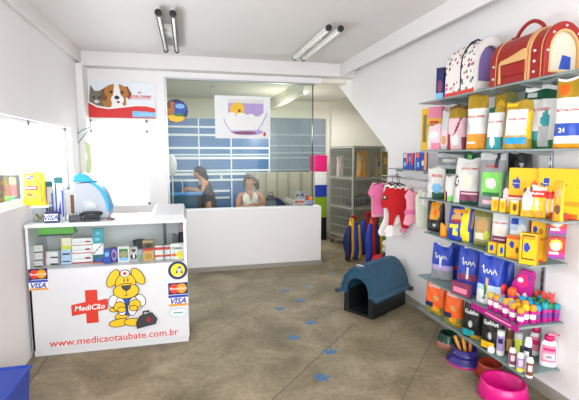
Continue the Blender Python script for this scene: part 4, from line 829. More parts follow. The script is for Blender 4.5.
# red leather carrier
yf_, yn_ = spotX(489, 1.99, Z1).y, spotX(541, 1.99, Z1).y
Lc = yf_ - yn_; W_ = .27; H_ = height_at(Vector((2.12, yn_, Z1)), 23)
t = thing('pet_carrier', 'red leather pet carrier with tan bands and an arched handle on the top shelf', 'pet carrier', (2.125, (yf_ + yn_) / 2, Z1))
ap = archp(W_, H_, 16, .48)
b = MB(); b.ring(ap, scaled(ap, .95, .004), 'y', -Lc / 2, Lc / 2, red_l); b.prism(scaled(ap, .99, 0), 'y', Lc / 2 - .012, Lc / 2, red_l); b.prism(scaled(ap, .99, 0), 'y', -Lc * .28, -Lc * .26, red_l); b.build('shell', t, .003)
for y in (-.30, -.25): b = MB(); b.ring(scaled(ap, 1.03, 0), scaled(ap, .99, 0), 'y', y * Lc, (y + .035) * Lc, tan_l); b.build('tan_band', t)
for y in (.36, -.49): b = MB(); b.ring(scaled(ap, 1.02, 0), scaled(ap, .99, 0), 'y', Lc * y, Lc * (y + .012), tan_l); b.build('tan_piping', t)
b = MB(); b.ring(scaled(ap, 1.025, 0), scaled(ap, .78, .028), 'y', -Lc / 2 - .02, -Lc / 2, red_l); b.build('end_frame', t, .005)
b = MB(); b.ring(scaled(ap, .80, .026), scaled(ap, .72, .036), 'y', -Lc / 2 - .022, -Lc / 2 - .004, tan_l); b.build('window_trim', t, .002)
b = MB(); b.prism(scaled(ap, .76, .03), 'y', -Lc / 2 - .003, -Lc / 2 + .002, mat('tan_mesh', (206, 198, 180), .8, noise=.15, scale=160)); b.prism([(-.02, .05), (.06, .05), (.06, .12), (0, .13)], 'y', -Lc / 2 - .006, -Lc / 2 - .003, pc['blue']); b.build('mesh_window', t)
b = MB()
xs = -W_ / 2 - .012
b.prism([(-Lc * .22, .05), (Lc * .22, .05), (Lc * .24, .12), (-Lc * .22, .12)], 'x', xs, xs + .02, red_l); b.build('side_pocket', t, .004)
b = MB(); b.prism([(-Lc * .24, .125), (Lc * .25, .125), (Lc * .25, .15), (.02, .165), (-Lc * .18, .19), (-Lc * .24, .19)], 'x', xs - .004, xs + .008, tan_l); b.prism([(Lc * .25, .01), (Lc * .29, .01), (Lc * .29, .14), (Lc * .25, .14)], 'x', xs + .002, xs + .012, tan_l); b.build('pocket_flap', t, .003)
for (y, z) in ((Lc * .40, .05), (Lc * .40, .13), (-Lc * .38, .04), (-Lc * .38, .10), (-Lc * .38, .16)): b = MB(); b.ball((xs + .006, y, z), .009, pc['lgrey'], 10); b.build('stud', t)
for k in (0, 2, 4, 6, 8):
    a = PI - PI * k / 8; b = MB(); b.ball((W_ / 2 * .9 * math.cos(a), -Lc / 2 - .022, H_ * .48 + H_ * .46 * math.sin(a)), .008, pc['lgrey'], 10); b.build('stud', t)
b = MB(); pts = [(0, (-.22 + .56 * k / 10) * Lc, H_ * .98 + .085 * math.sin(PI * k / 10) ** .7) for k in range(11)]; b.tube(pts, .012, red_l, 10); b.build('handle', t)
b = MB(); b.box(-.03, .03, -Lc * .25, -Lc * .17, H_ * .97, H_ * 1.03, red_l); b.box(-.03, .03, Lc * .29, Lc * .37, H_ * .97, H_ * 1.03, red_l); b.build('handle_mount', t, .004)

# ---- second shelf: tall bags of dry food
FB = 'pet food bags on the second shelf'
rc = lambda v, wf=.8, t_=0: ('ROYAL CANIN', .5, v, wf, 'red', t_)
R('framed_card', 'narrow yellow framed card at the far end of the second shelf', 'card', 421, 428, 104, Z2, 2.20, -60, .02, 'box', 'yellow', [('r', .25, .75, .2, .85, 'olive')])
R('treat_box', 'small red box under the pink and yellow one on the second shelf', 'box', 431, 440, 125, Z2, 2.18, -60, .05, 'box', 'red', [('r', 0, 1, 0, .7, 'lpink')])
pz = spotX(436, 2.18, Z2); hz = height_at(pz, 124.5)
R('treat_box', 'pink and yellow box on top of the small red one', 'box', 429.5, 442.5, 107, Z2 + hz + .002, 2.19, -60, .05, 'box', 'pink', [('r', 0, 1, 0, .35, 'yellow'), ('r', .1, .8, .05, .2, 'red')])
R('pet_food_bag', 'pale pink small bag at the far end of the second shelf', 'bag', 427, 443, 125, Z2, 2.04, -62, .06, 'bag', 'offwhite', [('r', .3, .9, .05, .38, 'pink'), ('r', .3, 1, .0, 1, 'lpink'), ('e', .5, .6, .25, .14, 'white'), ('r', .3, .9, .05, .3, 'pink')], group=FB)
R('pet_food_bag', 'slim grey white bag between two pink bags on the second shelf', 'bag', 440.5, 449, 111, Z2, 2.06, -62, .05, 'bag', 'lgrey', [('r', .1, .9, .1, .5, 'lpink'), ('e', .5, .25, .3, .12, 'tan')], group=FB)
R('pet_food_bag', 'pink bag with a brown gold top and a slanting plum stripe', 'bag', 447, 467, 105.5, Z2, 2.10, -62, .08, 'bag', 'lpink', [('r', 0, 1, .72, 1, 'gold'), ('r', 0, 1, .92, 1, 'brown'), ('d', .1, .22, .3, .72, .8, 'plum'), ('e', .5, .22, .2, .13, 'white'), ('r', 0, .25, 0, .35, 'dred'), ('r', .8, 1, 0, .3, 'plum')], group=FB)
R('pet_food_bag', 'white bag with a gold top and a wide yellow band at its bottom', 'bag', 466, 488, 91.5, Z2, 2.05, -60, .09, 'bag', 'white', [('r', 0, 1, .76, 1, 'gold'), ('r', 0, 1, 0, .27, 'amber'), ('r', .1, .5, .1, .16, 'white'), ('e', .1, .4, .16, .12, 'lgrey')], [rc(.60)], group=FB)
R('pet_food_bag', 'lower white bag with a teal picture band left of the gold edged bag', 'bag', 486, 504, 106.5, Z2, 2.02, -60, .07, 'bag', 'white', [('r', 0, 1, .84, 1, 'gold'), ('r', .0, .4, .84, 1, 'dgreen'), ('r', 0, 1, 0, .3, 'teal'), ('e', .4, .17, .16, .12, 'white')], [rc(.64)], group=FB)
R('pet_food_bag', 'gold topped bag standing behind the teal banded one', 'bag', 492, 517, 87, Z2, 2.17, -62, .06, 'bag', 'gold', [('r', .5, 1, .75, 1, 'olive'), ('e', .3, .8, .2, .08, 'yellow')], group=FB)
R('pet_food_bag', 'gold edged white bag with a blue band low on its front', 'bag', 502, 531, 101, Z2, 2.03, -58, .08, 'bag', 'gold', [('d', .08, .84, .24, .82, -.0, 'white'), ('d', .08, .84, .12, .26, 0, 'cyan'), ('r', .1, .9, .26, .30, 'amber'), ('e', .95, .5, .12, .3, 'yellow'), ('e', .2, .93, .2, .05, 'yellow')], [rc(.62, .62)], group=FB)
R('pet_food_bag', 'largest white bag with a green top band and teal dog shape', 'bag', 519, 554, 80.5, Z2, 2.15, -58, .08, 'bag', 'white', [('r', 0, 1, .80, .92, 'dgreen'), ('r', .1, .4, .83, .88, 'lgrey'), ('r', 0, .7, 0, .28, 'teal'), ('r', 0, 1, 0, .14, 'green'), ('e', .74, .44, .12, .16, 'teal'), ('r', .55, .85, .04, .34, 'lgrey')], [('ROYAL CANIN', .46, .62, .74, 'red', .06)], group=FB)
R('pet_food_bag', 'gold topped white bag with a blue band at the right end of the second shelf', 'bag', 552, 590, 76, Z2, 2.09, -58, .09, 'bag', 'white', [('r', 0, 1, .72, .95, 'gold'), ('e', .25, .84, .16, .09, 'orange'), ('r', 0, 1, .18, .34, 'blue'), ('r', 0, 1, 0, .06, 'amber')], [('ROYAL CANIN', .45, .54, .74, 'red'), ('24', .25, .26, .2, 'white')], group=FB)

# ---- third shelf
G3 = 'packs on the third shelf'
R('pet_food_bag', 'pale bag with a teal photograph at the far end of the third shelf', 'bag', 427, 446, 168, Z3, 2.06, -60, .07, 'bag', 'offwhite', [('r', .35, .95, .0, .2, 'dgreen'), ('e', .6, .35, .28, .16, 'sky'), ('r', 0, .3, .5, .7, 'lgrey')], [('ROYAL', .6, .75, .6, 'red')], group=G3)
R('pet_food_bag', 'dark green and grey bag lying behind the pale bags on the third shelf', 'bag', 434, 462, 152.5, Z3, 2.19, -66, .05, 'bag', 'lgrey', [('r', 0, 1, .72, .9, 'grey'), ('r', 0, 1, .52, .64, 'dgreen'), ('r', .2, .7, .78, .86, 'offwhite')], group=G3)
R('pet_food_bag', 'dark green topped bag behind the white one with the violet oval', 'bag', 460, 482, 152, Z3, 2.19, -66, .05, 'bag', 'dgreen', [('e', .3, .9, .1, .04, 'lime'), ('e', .7, .86, .1, .03, 'offwhite')], group=G3)
R('pet_food_bag', 'small white and lime pouch left of the violet oval bag', 'bag', 444, 456, 176, Z3, 2.03, -60, .05, 'bag', 'offwhite', [('r', 0, .2, .0, .5, 'amber'), ('r', .2, .35, 0, .4, 'navy'), ('e', .7, .12, .3, .12, 'lime')], group=G3)
R('pet_food_bag', 'white bag with a violet oval and a plum band on the third shelf', 'bag', 453, 480, 158.5, Z3, 2.07, -60, .09, 'bag', 'offwhite', [('e', .14, .5, .09, .13, 'navy'), ('e', .14, .5, .05, .08, 'white'), ('r', .3, 1, .08, .30, 'plum'), ('r', .35, .95, .2, .24, 'lpink'), ('r', .3, 1, 0, .08, 'dgreen'), ('e', .55, .5, .22, .16, 'cream')], [('ROYAL CANIN', .6, .78, .6, 'red')], group=G3)
R('pet_food_bag', 'silver grey bag with a bright green panel on the third shelf', 'bag', 478, 506, 151.5, Z3, 2.08, -60, .09, 'bag', 'grey', [('r', 0, 1, .86, .97, 'lgrey'), ('d', .45, .6, .7, 1, .2, 'charcoal'), ('r', .14, .88, .2, .66, 'lime'), ('r', .2, .8, .22, .28, 'green'), ('e', .5, .45, .2, .1, 'offwhite'), ('r', .2, .7, .06, .15, 'lpink')], [('ROYAL', .5, .75, .4, 'red')], side='lgrey', group=G3)
R('pet_food_bag', 'black bag standing behind the silver and the yellow packs', 'bag', 505, 531, 153, Z3, 2.20, -66, .05, 'bag', 'black', [('e', .6, .8, .12, .04, 'lgrey')], group=G3)
R('pet_food_bag', 'dark green bag with a pink edge squeezed beside the yellow carton', 'bag', 503, 511, 172, Z3, 2.06, -62, .03, 'bag', 'dgreen', [('r', .2, .5, .2, .9, 'green'), ('r', .5, .8, .3, .8, 'plum')], group=G3)
R('treat_pouch', 'small white pouch before the green bag on the third shelf', 'pouch', 502, 510, 189, Z3, 2.02, -60, .03, 'bag', 'lpink', [('r', 0, 1, 0, .3, 'yellow'), ('r', .2, .8, .3, .6, 'white')], group=G3)
R('biscuit_carton', 'large yellow carton with a blue oval and red band on the third shelf', 'carton', 509, 539, 168, Z3, 2.09, -62, .07, 'box', 'yellow', [('e', .26, .66, .13, .12, 'royal'), ('r', 0, .62, .28, .40, 'red'), ('r', 0, .6, .32, .35, 'white'), ('e', .85, .6, .12, .14, 'orange'), ('r', 0, .5, .0, .28, 'lemon'), ('e', .2, .12, .1, .1, 'brown')], [('Pedigree', .26, .66, .2, 'white')], side='amber', group='yellow cartons on the third shelf')
R('biscuit_carton', 'yellow carton with a blue oval at the near end of the third shelf', 'carton', 537, 584, 168.5, Z3, 2.17, -62, .07, 'box', 'yellow', [('e', .18, .68, .09, .12, 'royal'), ('e', .5, .66, .1, .1, 'gold'), ('r', 0, 1, .25, .36, 'amber'), ('r', .1, .9, 0, .1, 'orange')], [('Pedigree', .18, .68, .14, 'white')], side='amber', group='yellow cartons on the third shelf')
for k in range(4):
    lab = ['foremost yellow treat sachet with a brown and white dog photo', 'second yellow and red treat sachet behind the dog photo one', 'third yellow and red treat sachet in the row', 'last yellow and red treat sachet in the row'][k]
    if k == 0: R('treat_sachet', lab, 'sachet', 520, 545, 186, Z3, 2.015, -48, .025, 'bag', 'yellow', [('r', .25, 1, .66, .86, 'red'), ('r', .3, 1, .86, 1, 'offwhite'), ('e', .22, .52, .22, .36, 'white'), ('e', .2, .82, .17, .12, 'white'), ('e', .07, .88, .06, .12, 'brown'), ('e', .32, .9, .06, .1, 'brown'), ('e', .2, .76, .04, .03, 'black'), ('r', .1, .9, .04, .22, 'amber'), ('d', .65, .78, .25, .6, -.2, 'white')], [('Pedigree', .64, .76, .5, 'white')], group='row of treat sachets')
    else: R('treat_sachet', lab, 'sachet', 528 + k * 7, 545 + k * 6, 187, Z3, 2.055 + .03 * k, -50, .022, 'bag', 'yellow', [('r', 0, 1, .62, .86, 'red'), ('d', .6, .8, .1, .6, 0, 'offwhite'), ('r', 0, 1, .0, .1, 'amber')], group='row of treat sachets')
R('treat_pouch', 'upright amber pouch with an orange picture near the shelf end', 'pouch', 552, 563, 181, Z3, 2.03, -60, .04, 'bag', 'amber', [('e', .5, .7, .3, .12, 'tan'), ('e', .5, .3, .3, .12, 'brown'), ('r', .8, 1, 0, 1, 'yellow')], group=G3)
for k, (a, c) in enumerate(((492, 499), (500, 506), (511, 519))):
    R('treat_tin', ('small yellow tray pack before the silver bag', 'small yellow tray pack right of the first one', 'small yellow tray pack with a brown spot below the large carton')[k], 'tray pack', a, c, 197 + k * 1.5, Z3, 1.995, -60, .03, 'box', 'yellow', [('e', .5, .5, .28, .26, 'brown' if k > 1 else 'amber'), ('r', 0, 1, .85, 1, 'offwhite')], group='small yellow tray packs')
# small shelf items at the far end of the wall
t = thing('small_wall_shelf', 'narrow glass wall shelf above the clothes rail', 'shelf', (XR - .1, 3.88, 1.43))
b = MB(); b.box(-.09, .1, -.32, .30, 0, .008, shelf_glass); b.build('glass_board', t)
for yy in (-.29, .26): b = MB(); b.box(.02, .1, yy, yy + .01, -.03, 0, alu_m); b.build('bracket', t)
R('remedy_box', 'blue and orange small box at the far end of the small wall shelf', 'box', 403.5, 408.5, 153, 1.439, 2.16, -50, .04, 'box', 'blue', [('r', .6, 1, .3, 1, 'orange'), ('r', .1, .6, .7, .95, 'lgrey'), ('e', .4, .3, .2, .15, 'sky')], group='small boxes on the wall shelf')
R('remedy_box', 'blue and orange small box, second from the far end of the small shelf', 'box', 409, 413.5, 153, 1.439, 2.16, -50, .04, 'box', 'royal', [('r', .5, 1, .3, 1, 'brightred'), ('r', .1, .4, .5, .8, 'sky')], group='small boxes on the wall shelf')
R('remedy_box', 'blue small box with white print, third on the small wall shelf', 'box', 416, 421, 152, 1.439, 2.16, -50, .04, 'box', 'blue', [('r', .1, .7, .7, .95, 'orange'), ('e', .5, .3, .2, .15, 'sky')], group='small boxes on the wall shelf')
R('remedy_box', 'blue small box with a yellow side at the near end of the small shelf', 'box', 421.5, 427, 151.5, 1.439, 2.16, -50, .04, 'box', 'royal', [('r', .55, 1, 0, 1, 'amber'), ('e', .3, .4, .2, .15, 'offwhite')], group='small boxes on the wall shelf')

# ---- fourth shelf
G4 = 'packs on the fourth shelf'
R('pet_food_bag', 'black bag with a yellow flame panel at the far end of the fourth shelf', 'bag', 427, 445, 200.5, Z4, 2.08, -60, .08, 'bag', 'black', [('d', .16, .72, .38, .97, .12, 'amber'), ('e', .55, .62, .12, .08, 'orange'), ('r', .1, .8, .1, .3, 'charcoal'), ('e', .5, .2, .12, .05, 'lgrey'), ('e', .82, .75, .1, .1, 'brown')], group=G4)
R('treat_pouch', 'small orange yellow pouch between the black and the blue bag', 'pouch', 440, 447.5, 224, Z4, 2.0, -60, .04, 'bag', 'amber', [('r', 0, 1, 0, .1, 'orange')], group=G4)
R('pet_food_bag', 'royal blue bag with a broad yellow band on the fourth shelf', 'bag', 447, 475, 203.5, Z4, 2.05, -60, .09, 'bag', 'royal', [('d', .58, .84, .0, .92, -.05, 'lemon'), ('r', .15, .75, .78, .9, 'amber'), ('e', .35, .64, .22, .14, 'tan'), ('e', .35, .56, .18, .06, 'dred'), ('d', .12, .44, .14, .46, -.0, 'lemon'), ('d', .08, .24, .1, .35, .1, 'royal'), ('r', .88, .94, .4, .9, 'amber'), ('e', .4, .3, .07, .06, 'sky'), ('r', 0, 1, .93, 1, 'navy')], group=G4)
R('pet_food_bag', 'olive green bag with a cream animal picture on the fourth shelf', 'bag', 473, 493, 206, Z4, 2.09, -60, .08, 'bag', 'khaki', [('r', 0, 1, .8, 1, 'olive'), ('e', .5, .55, .3, .2, 'tan'), ('r', .15, .8, .18, .34, 'cream'), ('r', 0, 1, 0, .12, 'olive'), ('e', .75, .3, .15, .12, 'yellowgreen')], group=G4)
R('pet_food_bag', 'white bag with red lettering and a plum band on the fourth shelf', 'bag', 491, 510, 211.5, Z4, 2.10, -60, .08, 'bag', 'white', [('r', .1, .95, .22, .38, 'plum'), ('r', .2, .8, .28, .32, 'lpink'), ('r', 0, 1, 0, .16, 'dgreen'), ('e', .5, .5, .3, .08, 'cream')], [('ROYAL CANIN', .5, .72, .75, 'red')], group=G4)
R('pet_food_bag', 'pale blue white bag right of the plum banded bag', 'bag', 508, 529, 213.5, Z4, 2.13, -60, .07, 'bag', 'pale_blue', [('r', .1, .5, .75, .9, 'blue'), ('r', .1, .8, .5, .6, 'white'), ('r', .1, .9, .3, .4, 'lilac'), ('e', .7, .65, .2, .12, 'white')], group=G4)
yb = [('e', .35, .62, .16, .16, 'royal'), ('r', 0, 1, .86, 1, 'orange'), ('r', 0, 1, 0, .12, 'amber'), ('e', .72, .4, .12, .14, 'brown')]
R('treat_carton', 'small yellow and green pack below the white bag at the shelf edge', 'carton', 487, 497, 242, Z4, 1.995, -60, .03, 'box', 'yellow', [('e', .5, .5, .2, .3, 'royal'), ('r', 0, .2, 0, 1, 'green')], group='yellow cartons on the fourth shelf')
R('treat_carton', 'small yellow and green pack next to the first at the shelf edge', 'carton', 498, 506, 244, Z4, 1.995, -60, .03, 'box', 'yellow', [('e', .5, .5, .2, .3, 'royal'), ('r', .8, 1, 0, 1, 'green')], group='yellow cartons on the fourth shelf')
R('treat_carton', 'yellow carton with a red top edge left of the boxed one', 'carton', 507, 522, 235.5, Z4, 2.03, -60, .05, 'box', 'yellow', yb, group='yellow cartons on the fourth shelf')
R('treat_carton', 'yellow carton with a dark outlined picture at the near shelf corner', 'carton', 520, 537, 233, Z4, 2.01, -60, .05, 'box', 'yellow', [('r', .12, .9, .14, .95, 'brown'), ('r', .17, .85, .18, .9, 'yellow'), ('e', .42, .55, .18, .15, 'royal'), ('r', .17, .85, .78, .9, 'amber')], side='amber', group='yellow cartons on the fourth shelf')
R('treat_carton', 'yellow carton behind the dark outlined one by the upright', 'carton', 532, 546, 238, Z4, 2.14, -60, .05, 'box', 'amber', [('r', .3, .8, .1, .9, 'yellow'), ('r', .1, .9, 0, .1, 'orange')], group='yellow cartons on the fourth shelf')
pz = spotX(539, 2.14, Z4); hz = height_at(pz, 238)
R('treat_carton', 'yellow carton with a blue oval on top of the stack by the upright', 'carton', 532, 546, 221, Z4 + hz + .002, 2.14, -60, .05, 'box', 'yellow', [('e', .28, .5, .16, .2, 'royal'), ('e', .7, .4, .15, .2, 'gold')], side='amber', group='yellow cartons on the fourth shelf')
R('treat_pouch', 'small orange and green pouch leaning behind the yellow cartons', 'pouch', 527, 535, 219, Z4, 2.2, -60, .03, 'bag', 'olive', [('r', 0, 1, .6, 1, 'orange'), ('e', .5, .4, .3, .1, 'khaki')], group=G4)
# red and purple blister packs hanging on hooks
for k, (zt, zb, lab) in enumerate(((211.5, 235, 'red and purple pack with a yellow arc, upper of the two hanging ones'), (235, 258.5, 'red and purple pack with a yellow arc, lower of the two hanging ones'))):
    p0 = spotX(556, 2.12, 1.0); ztop = p0.z + height_at(p0, zt); zbot = p0.z + height_at(p0, zb)
    p = Vector((2.12, p0.y, zbot)); w0 = width_at(p, 548, 565, math.radians(-40))
    t = package('hanging_pack', lab, 'pack', p, math.radians(-40), w0, ztop - zbot - .008, .022, 'box', 'red', [('e', .45, .62, .38, .26, 'yellow'), ('e', .45, .56, .26, .2, 'offwhite'), ('r', 0, 1, 0, .3, 'magenta'), ('r', 0, 1, 0, .12, 'purple'), ('r', .05, .6, .2, .28, 'white'), ('r', 0, 1, .9, 1, 'dred')], group='hanging red packs')
t = thing('wall_hook', 'metal display hook carrying the red and purple packs', 'hook', (XR - .006, p.y + .02, 1.205)); b = MB(); b.tube([(0, 0, 0), (-.17, -.01, 0), (-.185, -.01, .012)], .003, alu_m, 8); b.build('rod', t)

# ---- fifth shelf: blue bags, painted pinkish reflection and small pots
G5 = 'royal blue bags on the fifth shelf'
def squig(S, b, w, h, m):
    pts = []
    for k in range(15): u = .2 + .6 * k / 14; v = .66 + .05 * math.sin(k * 1.7) + (.06 if k in (0, 1) else 0); q = S(u, v); pts.append((q[0], q[1] - .004, q[2]))
    b.tube(pts, .004, m, 6)
def blue_bag(lab, x0, x1, yt, X, art, sq=True, d=.10):
    p = spotX((x0 + x1) / 2, X, Z5); rz = math.radians(-58); w0 = width_at(p, x0, x1, rz); h0 = height_at(p, yt)
    h0 = min(h0, Z4 - Z5 - .018); t = thing('pet_food_bag', lab, 'bag', p, rz, G5); b = MB(); S = pack_mesh(b, w0, h0, d, 'bag', 'royal', art, None, hash_(lab)); b.build('pouch', t)
    if sq: b = MB(); squig(S, b, w0, h0, pc['white']); b.build('lettering', t)
top_ = [('r', .2, .8, .95, 1, 'offwhite')]
blue_bag('royal blue bag with grey lower half at the far end of the fifth shelf', 431, 453, 244.5, 2.06, top_ + [('r', 0, 1, 0, .28, 'grey'), ('r', 0, 1, .28, .42, 'lilac'), ('e', .5, .5, .07, .14, 'offwhite')])
blue_bag('royal blue bag with a plum band, middle of the three front bags', 456, 481, 246.5, 2.05, top_ + [('d', 0, 1, .30, .42, 0, 'plum'), ('e', .5, .45, .07, .12, 'offwhite'), ('e', .4, .14, .2, .04, 'sky')])
blue_bag('royal blue bag with a white lower third, nearest of the three front bags', 476, 503, 250.5, 2.04, top_ + [('r', 0, 1, 0, .30, 'white'), ('r', 0, 1, .30, .40, 'pale_blue'), ('e', .45, .4, .06, .14, 'tan'), ('d', .3, .38, .1, .4, .2, 'green')])
blue_bag('plain blue bag with a red spot standing behind, between the first two', 450, 464, 244, 2.18, [('r', 0, 1, .28, .4, 'red')], False, .07)
blue_bag('plain blue bag standing behind the middle and the near bag', 477, 492, 246, 2.19, [('r', 0, 1, .2, .3, 'violet')], False, .07)
blue_bag('plain blue bag standing behind the nearest white bottomed bag', 499, 513, 251, 2.17, [('r', 0, 1, .2, .3, 'navy')], False, .07)
R('shelf_reflection_block', 'flat plum and pink pack lying at the shelf edge under the blue bags', 'pack', 452, 470, 282.5, Z5, 1.955, -74, .03, 'box', 'plum', [('r', .1, .9, .2, .6, 'pink')])  # added block, its pinkish colour stands in for the shelf's glossy reflection
# magenta display tray with white cat
p = spotX(522, 2.17, Z5); t = thing('magenta_bag', 'magenta bag with a white cat picture leaning at the wall on the fifth shelf', 'bag', p, math.radians(-52))
w0 = width_at(p, 511, 534, math.radians(-52)); h0 = height_at(p, 269)
b = MB(); b.prism([(-w0 * .5, .0), (w0 * .3, 0), (w0 * .5, h0 * .9), (w0 * .42, h0 * .97), (-w0 * .12, h0), (-w0 * .5, h0 * .62)], 'y', -.018, .018, m_('magenta', .35)); b.build('pouch', t, .008, 3)
sheet([(pc['hot'], ell(-w0 * .02, h0 * .72, w0 * .26, h0 * .16, -.3)), (pc['white'], ell(-w0 * .12, h0 * .74, w0 * .12, h0 * .06, .3)), (pc['purple'], ell(w0 * .25, h0 * .8, w0 * .06, h0 * .08)), (pc['white'], ell(w0 * .1, h0 * .25, w0 * .13, h0 * .2)), (pc['white'], ell(-w0 * .22, h0 * .25, w0 * .16, h0 * .16)), (pc['tan'], ell(-w0 * .22, h0 * .3, w0 * .08, h0 * .07))], 'print', t, -.0195)
def pot(name, lab, cat, x, X, zt, wd, lid, body, band, grp, ztop=None):
    p = spotX(x, X, Z5); h = height_at(p, zt); r = width_at(p, 0, wd, math.radians(-37)) / 2
    t = thing(name, lab, cat, p, 0, grp)
    b = MB(); b.lathe([(0, 0), (r * .85, 0), (r * .92, .004), (r * .96, h * .3, m_(band)), (r * .98, h * .55, m_(body)), (r, h * .68)], m_(body), 18); b.build('pot', t)
    b = MB(); b.lathe([(r * 1.02, h * .68), (r * 1.06, h * .7), (r * 1.06, h * .84), (r * .9, h * .93), (r * .4, h), (0, h)], m_(lid), 18); b.build('lid', t)
# small tubs at the far end, bone packets, then round pots
for k, (x, y, l) in enumerate(((493, 281, 'red'), (501, 283, 'brightred'), (511, 287, 'orange'))):
    pot('treat_tub', '%s lidded white and magenta tub, %s in the back row of tubs' % ({'red': 'red', 'brightred': 'bright red', 'orange': 'orange'}[l], ('farthest', 'middle', 'nearest')[k]), 'tub', x, 2.08, y, 9, l, 'magenta', 'lpink', 'treat tubs on the fifth shelf')
for k, (x, y) in enumerate(((493.5, 293), (502, 297), (511.5, 301))):
    pot('treat_tub', 'blue lidded magenta and white tub, %s in the front row of tubs' % ('farthest', 'middle', 'nearest')[k], 'tub', x, 1.985, y, 8.5, 'sky', 'magenta', 'lpink', 'treat tubs on the fifth shelf')
R('treat_tub_box', 'small lime green box behind the red lidded tubs', 'box', 499, 508, 277, Z5, 2.20, -50, .04, 'box', 'yellowgreen', [('r', 0, 1, 0, .5, 'lpink')])
ORD = ('first', 'second', 'third', 'fourth', 'fifth', 'sixth', 'seventh')
for row in range(3):
    for k, l in enumerate(('amber', 'ochre', 'amber', 'cyan', 'teal', 'green', 'teal')):
        jx, jy = 1.965 + .0445 * k, 2.075 + .062 * row + (.01 if k % 2 else 0)
        if jx > 2.25: continue
        q = proj((jx, jy, Z5))
        t = thing('treat_jar', '%s lidded small jar, %s from the shelf front, %s row from the near edge' % ({'amber': 'orange', 'ochre': 'yellow', 'cyan': 'blue', 'teal': 'teal', 'green': 'green'}[l], ORD[k], ORD[row]), 'jar', (jx, jy, Z5), 0, 'small jars with coloured lids on the fifth shelf')
        hh = .112 + .008 * ((k * 2 + row) % 3); rr_ = .0195
        b = MB(); b.lathe([(0, 0), (rr_ * .85, 0), (rr_ * .95, .004), (rr_, hh * .25, m_('white' if k < 3 else 'purple')), (rr_, hh * .5, m_('magenta')), (rr_, hh * .68)], m_('magenta'), 16); b.build('pot', t)
        b = MB(); b.lathe([(rr_ * 1.05, hh * .68), (rr_ * 1.1, hh * .72), (rr_ * 1.1, hh * .86), (rr_ * .8, hh * .97), (0, hh)], m_(l), 16); b.build('lid', t)
for k in range(2):
    jy = 2.285 + .055 * k
    t = thing('treat_jar', 'orange lidded white and magenta jar, %s in the row along the shelf front' % ORD[k], 'jar', (1.97, jy, Z5), 0, 'small jars with coloured lids on the fifth shelf'); hh = .12; rr_ = .021
    b = MB(); b.lathe([(0, 0), (rr_ * .9, 0), (rr_, .006), (rr_, hh * .3, m_('white')), (rr_, hh * .6, m_('magenta')), (rr_, hh * .68)], m_('magenta'), 16); b.build('pot', t)
    b = MB(); b.lathe([(rr_ * 1.05, hh * .68), (rr_ * 1.1, hh * .72), (rr_ * 1.1, hh * .86), (rr_ * .8, hh * .97), (0, hh)], m_(('amber', 'ochre', 'orange')[k % 3]), 16); b.build('lid', t)
for k in range(3):
    x = 536 + k * 7; p = spotX(x, 2.225, Z5)
    R('treat_packet', ('red packet at the far left against the wall behind the jars', 'red packet in the middle against the wall behind the jars', 'red packet beside the upright behind the jars')[k], 'packet', x - 3.2, x + 3.2, 291 + k, Z5, 2.235, -50, .02, 'bag', 'brightred', [('r', 0, 1, 0, .6, 'tan')], group='red packets behind the jars')

# ---- lowest shelf
for k, (x0, x1, yt, X) in enumerate(((425.5, 446, 280, 2.03), (444, 463, 288.5, 2.03))):
    R('pet_food_bag', ('orange bag with an olive bottom at the far end of the lowest shelf', 'orange bag with an olive bottom beside the black bags')[k], 'bag', x0, x1, yt, Z6, X, -66, .09, 'bag', 'orange', [('r', 0, 1, 0, .26, 'olive'), ('e', .6, .18, .2, .08, 'amber'), ('r', 0, .5, .22, .34, 'navy'), ('r', .6, 1, .0, .1, 'gold'), ('e', .6, .5, .16, .08, 'tan'), ('r', 0, 1, .94, 1, 'dorange')], [('Golden', .45, .84, .62, 'white')], group='orange food bags')
for k, (x0, x1, yt, X) in enumerate(((462, 482.5, 298.5, 2.03), (480.5, 503, 304, 2.03))):
    R('pet_food_bag', ('black bag with white lettering and a teal corner, left of the pair', 'black bag with white lettering and a yellow corner, right of the pair')[k], 'bag', x0, x1, yt, Z6, X, -64, .09, 'bag', 'black', [('e', .5, .38, .12, .08, 'lgrey'), ('r', 0, .7, .02, .2, 'teal' if k == 0 else 'yellow'), ('r', .5, 1, 0, .1, 'gold'), ('r', 0, 1, .93, 1, 'charcoal')], [('Golden', .48, .68, .72, 'white')], group='black food bags')
R('pet_food_bag', 'dark bag standing behind the cans on the lowest shelf', 'bag', 500, 516, 312, Z6, 2.16, -60, .06, 'bag', 'charcoal', [('d', .3, .4, .2, .8, .1, 'grey')])
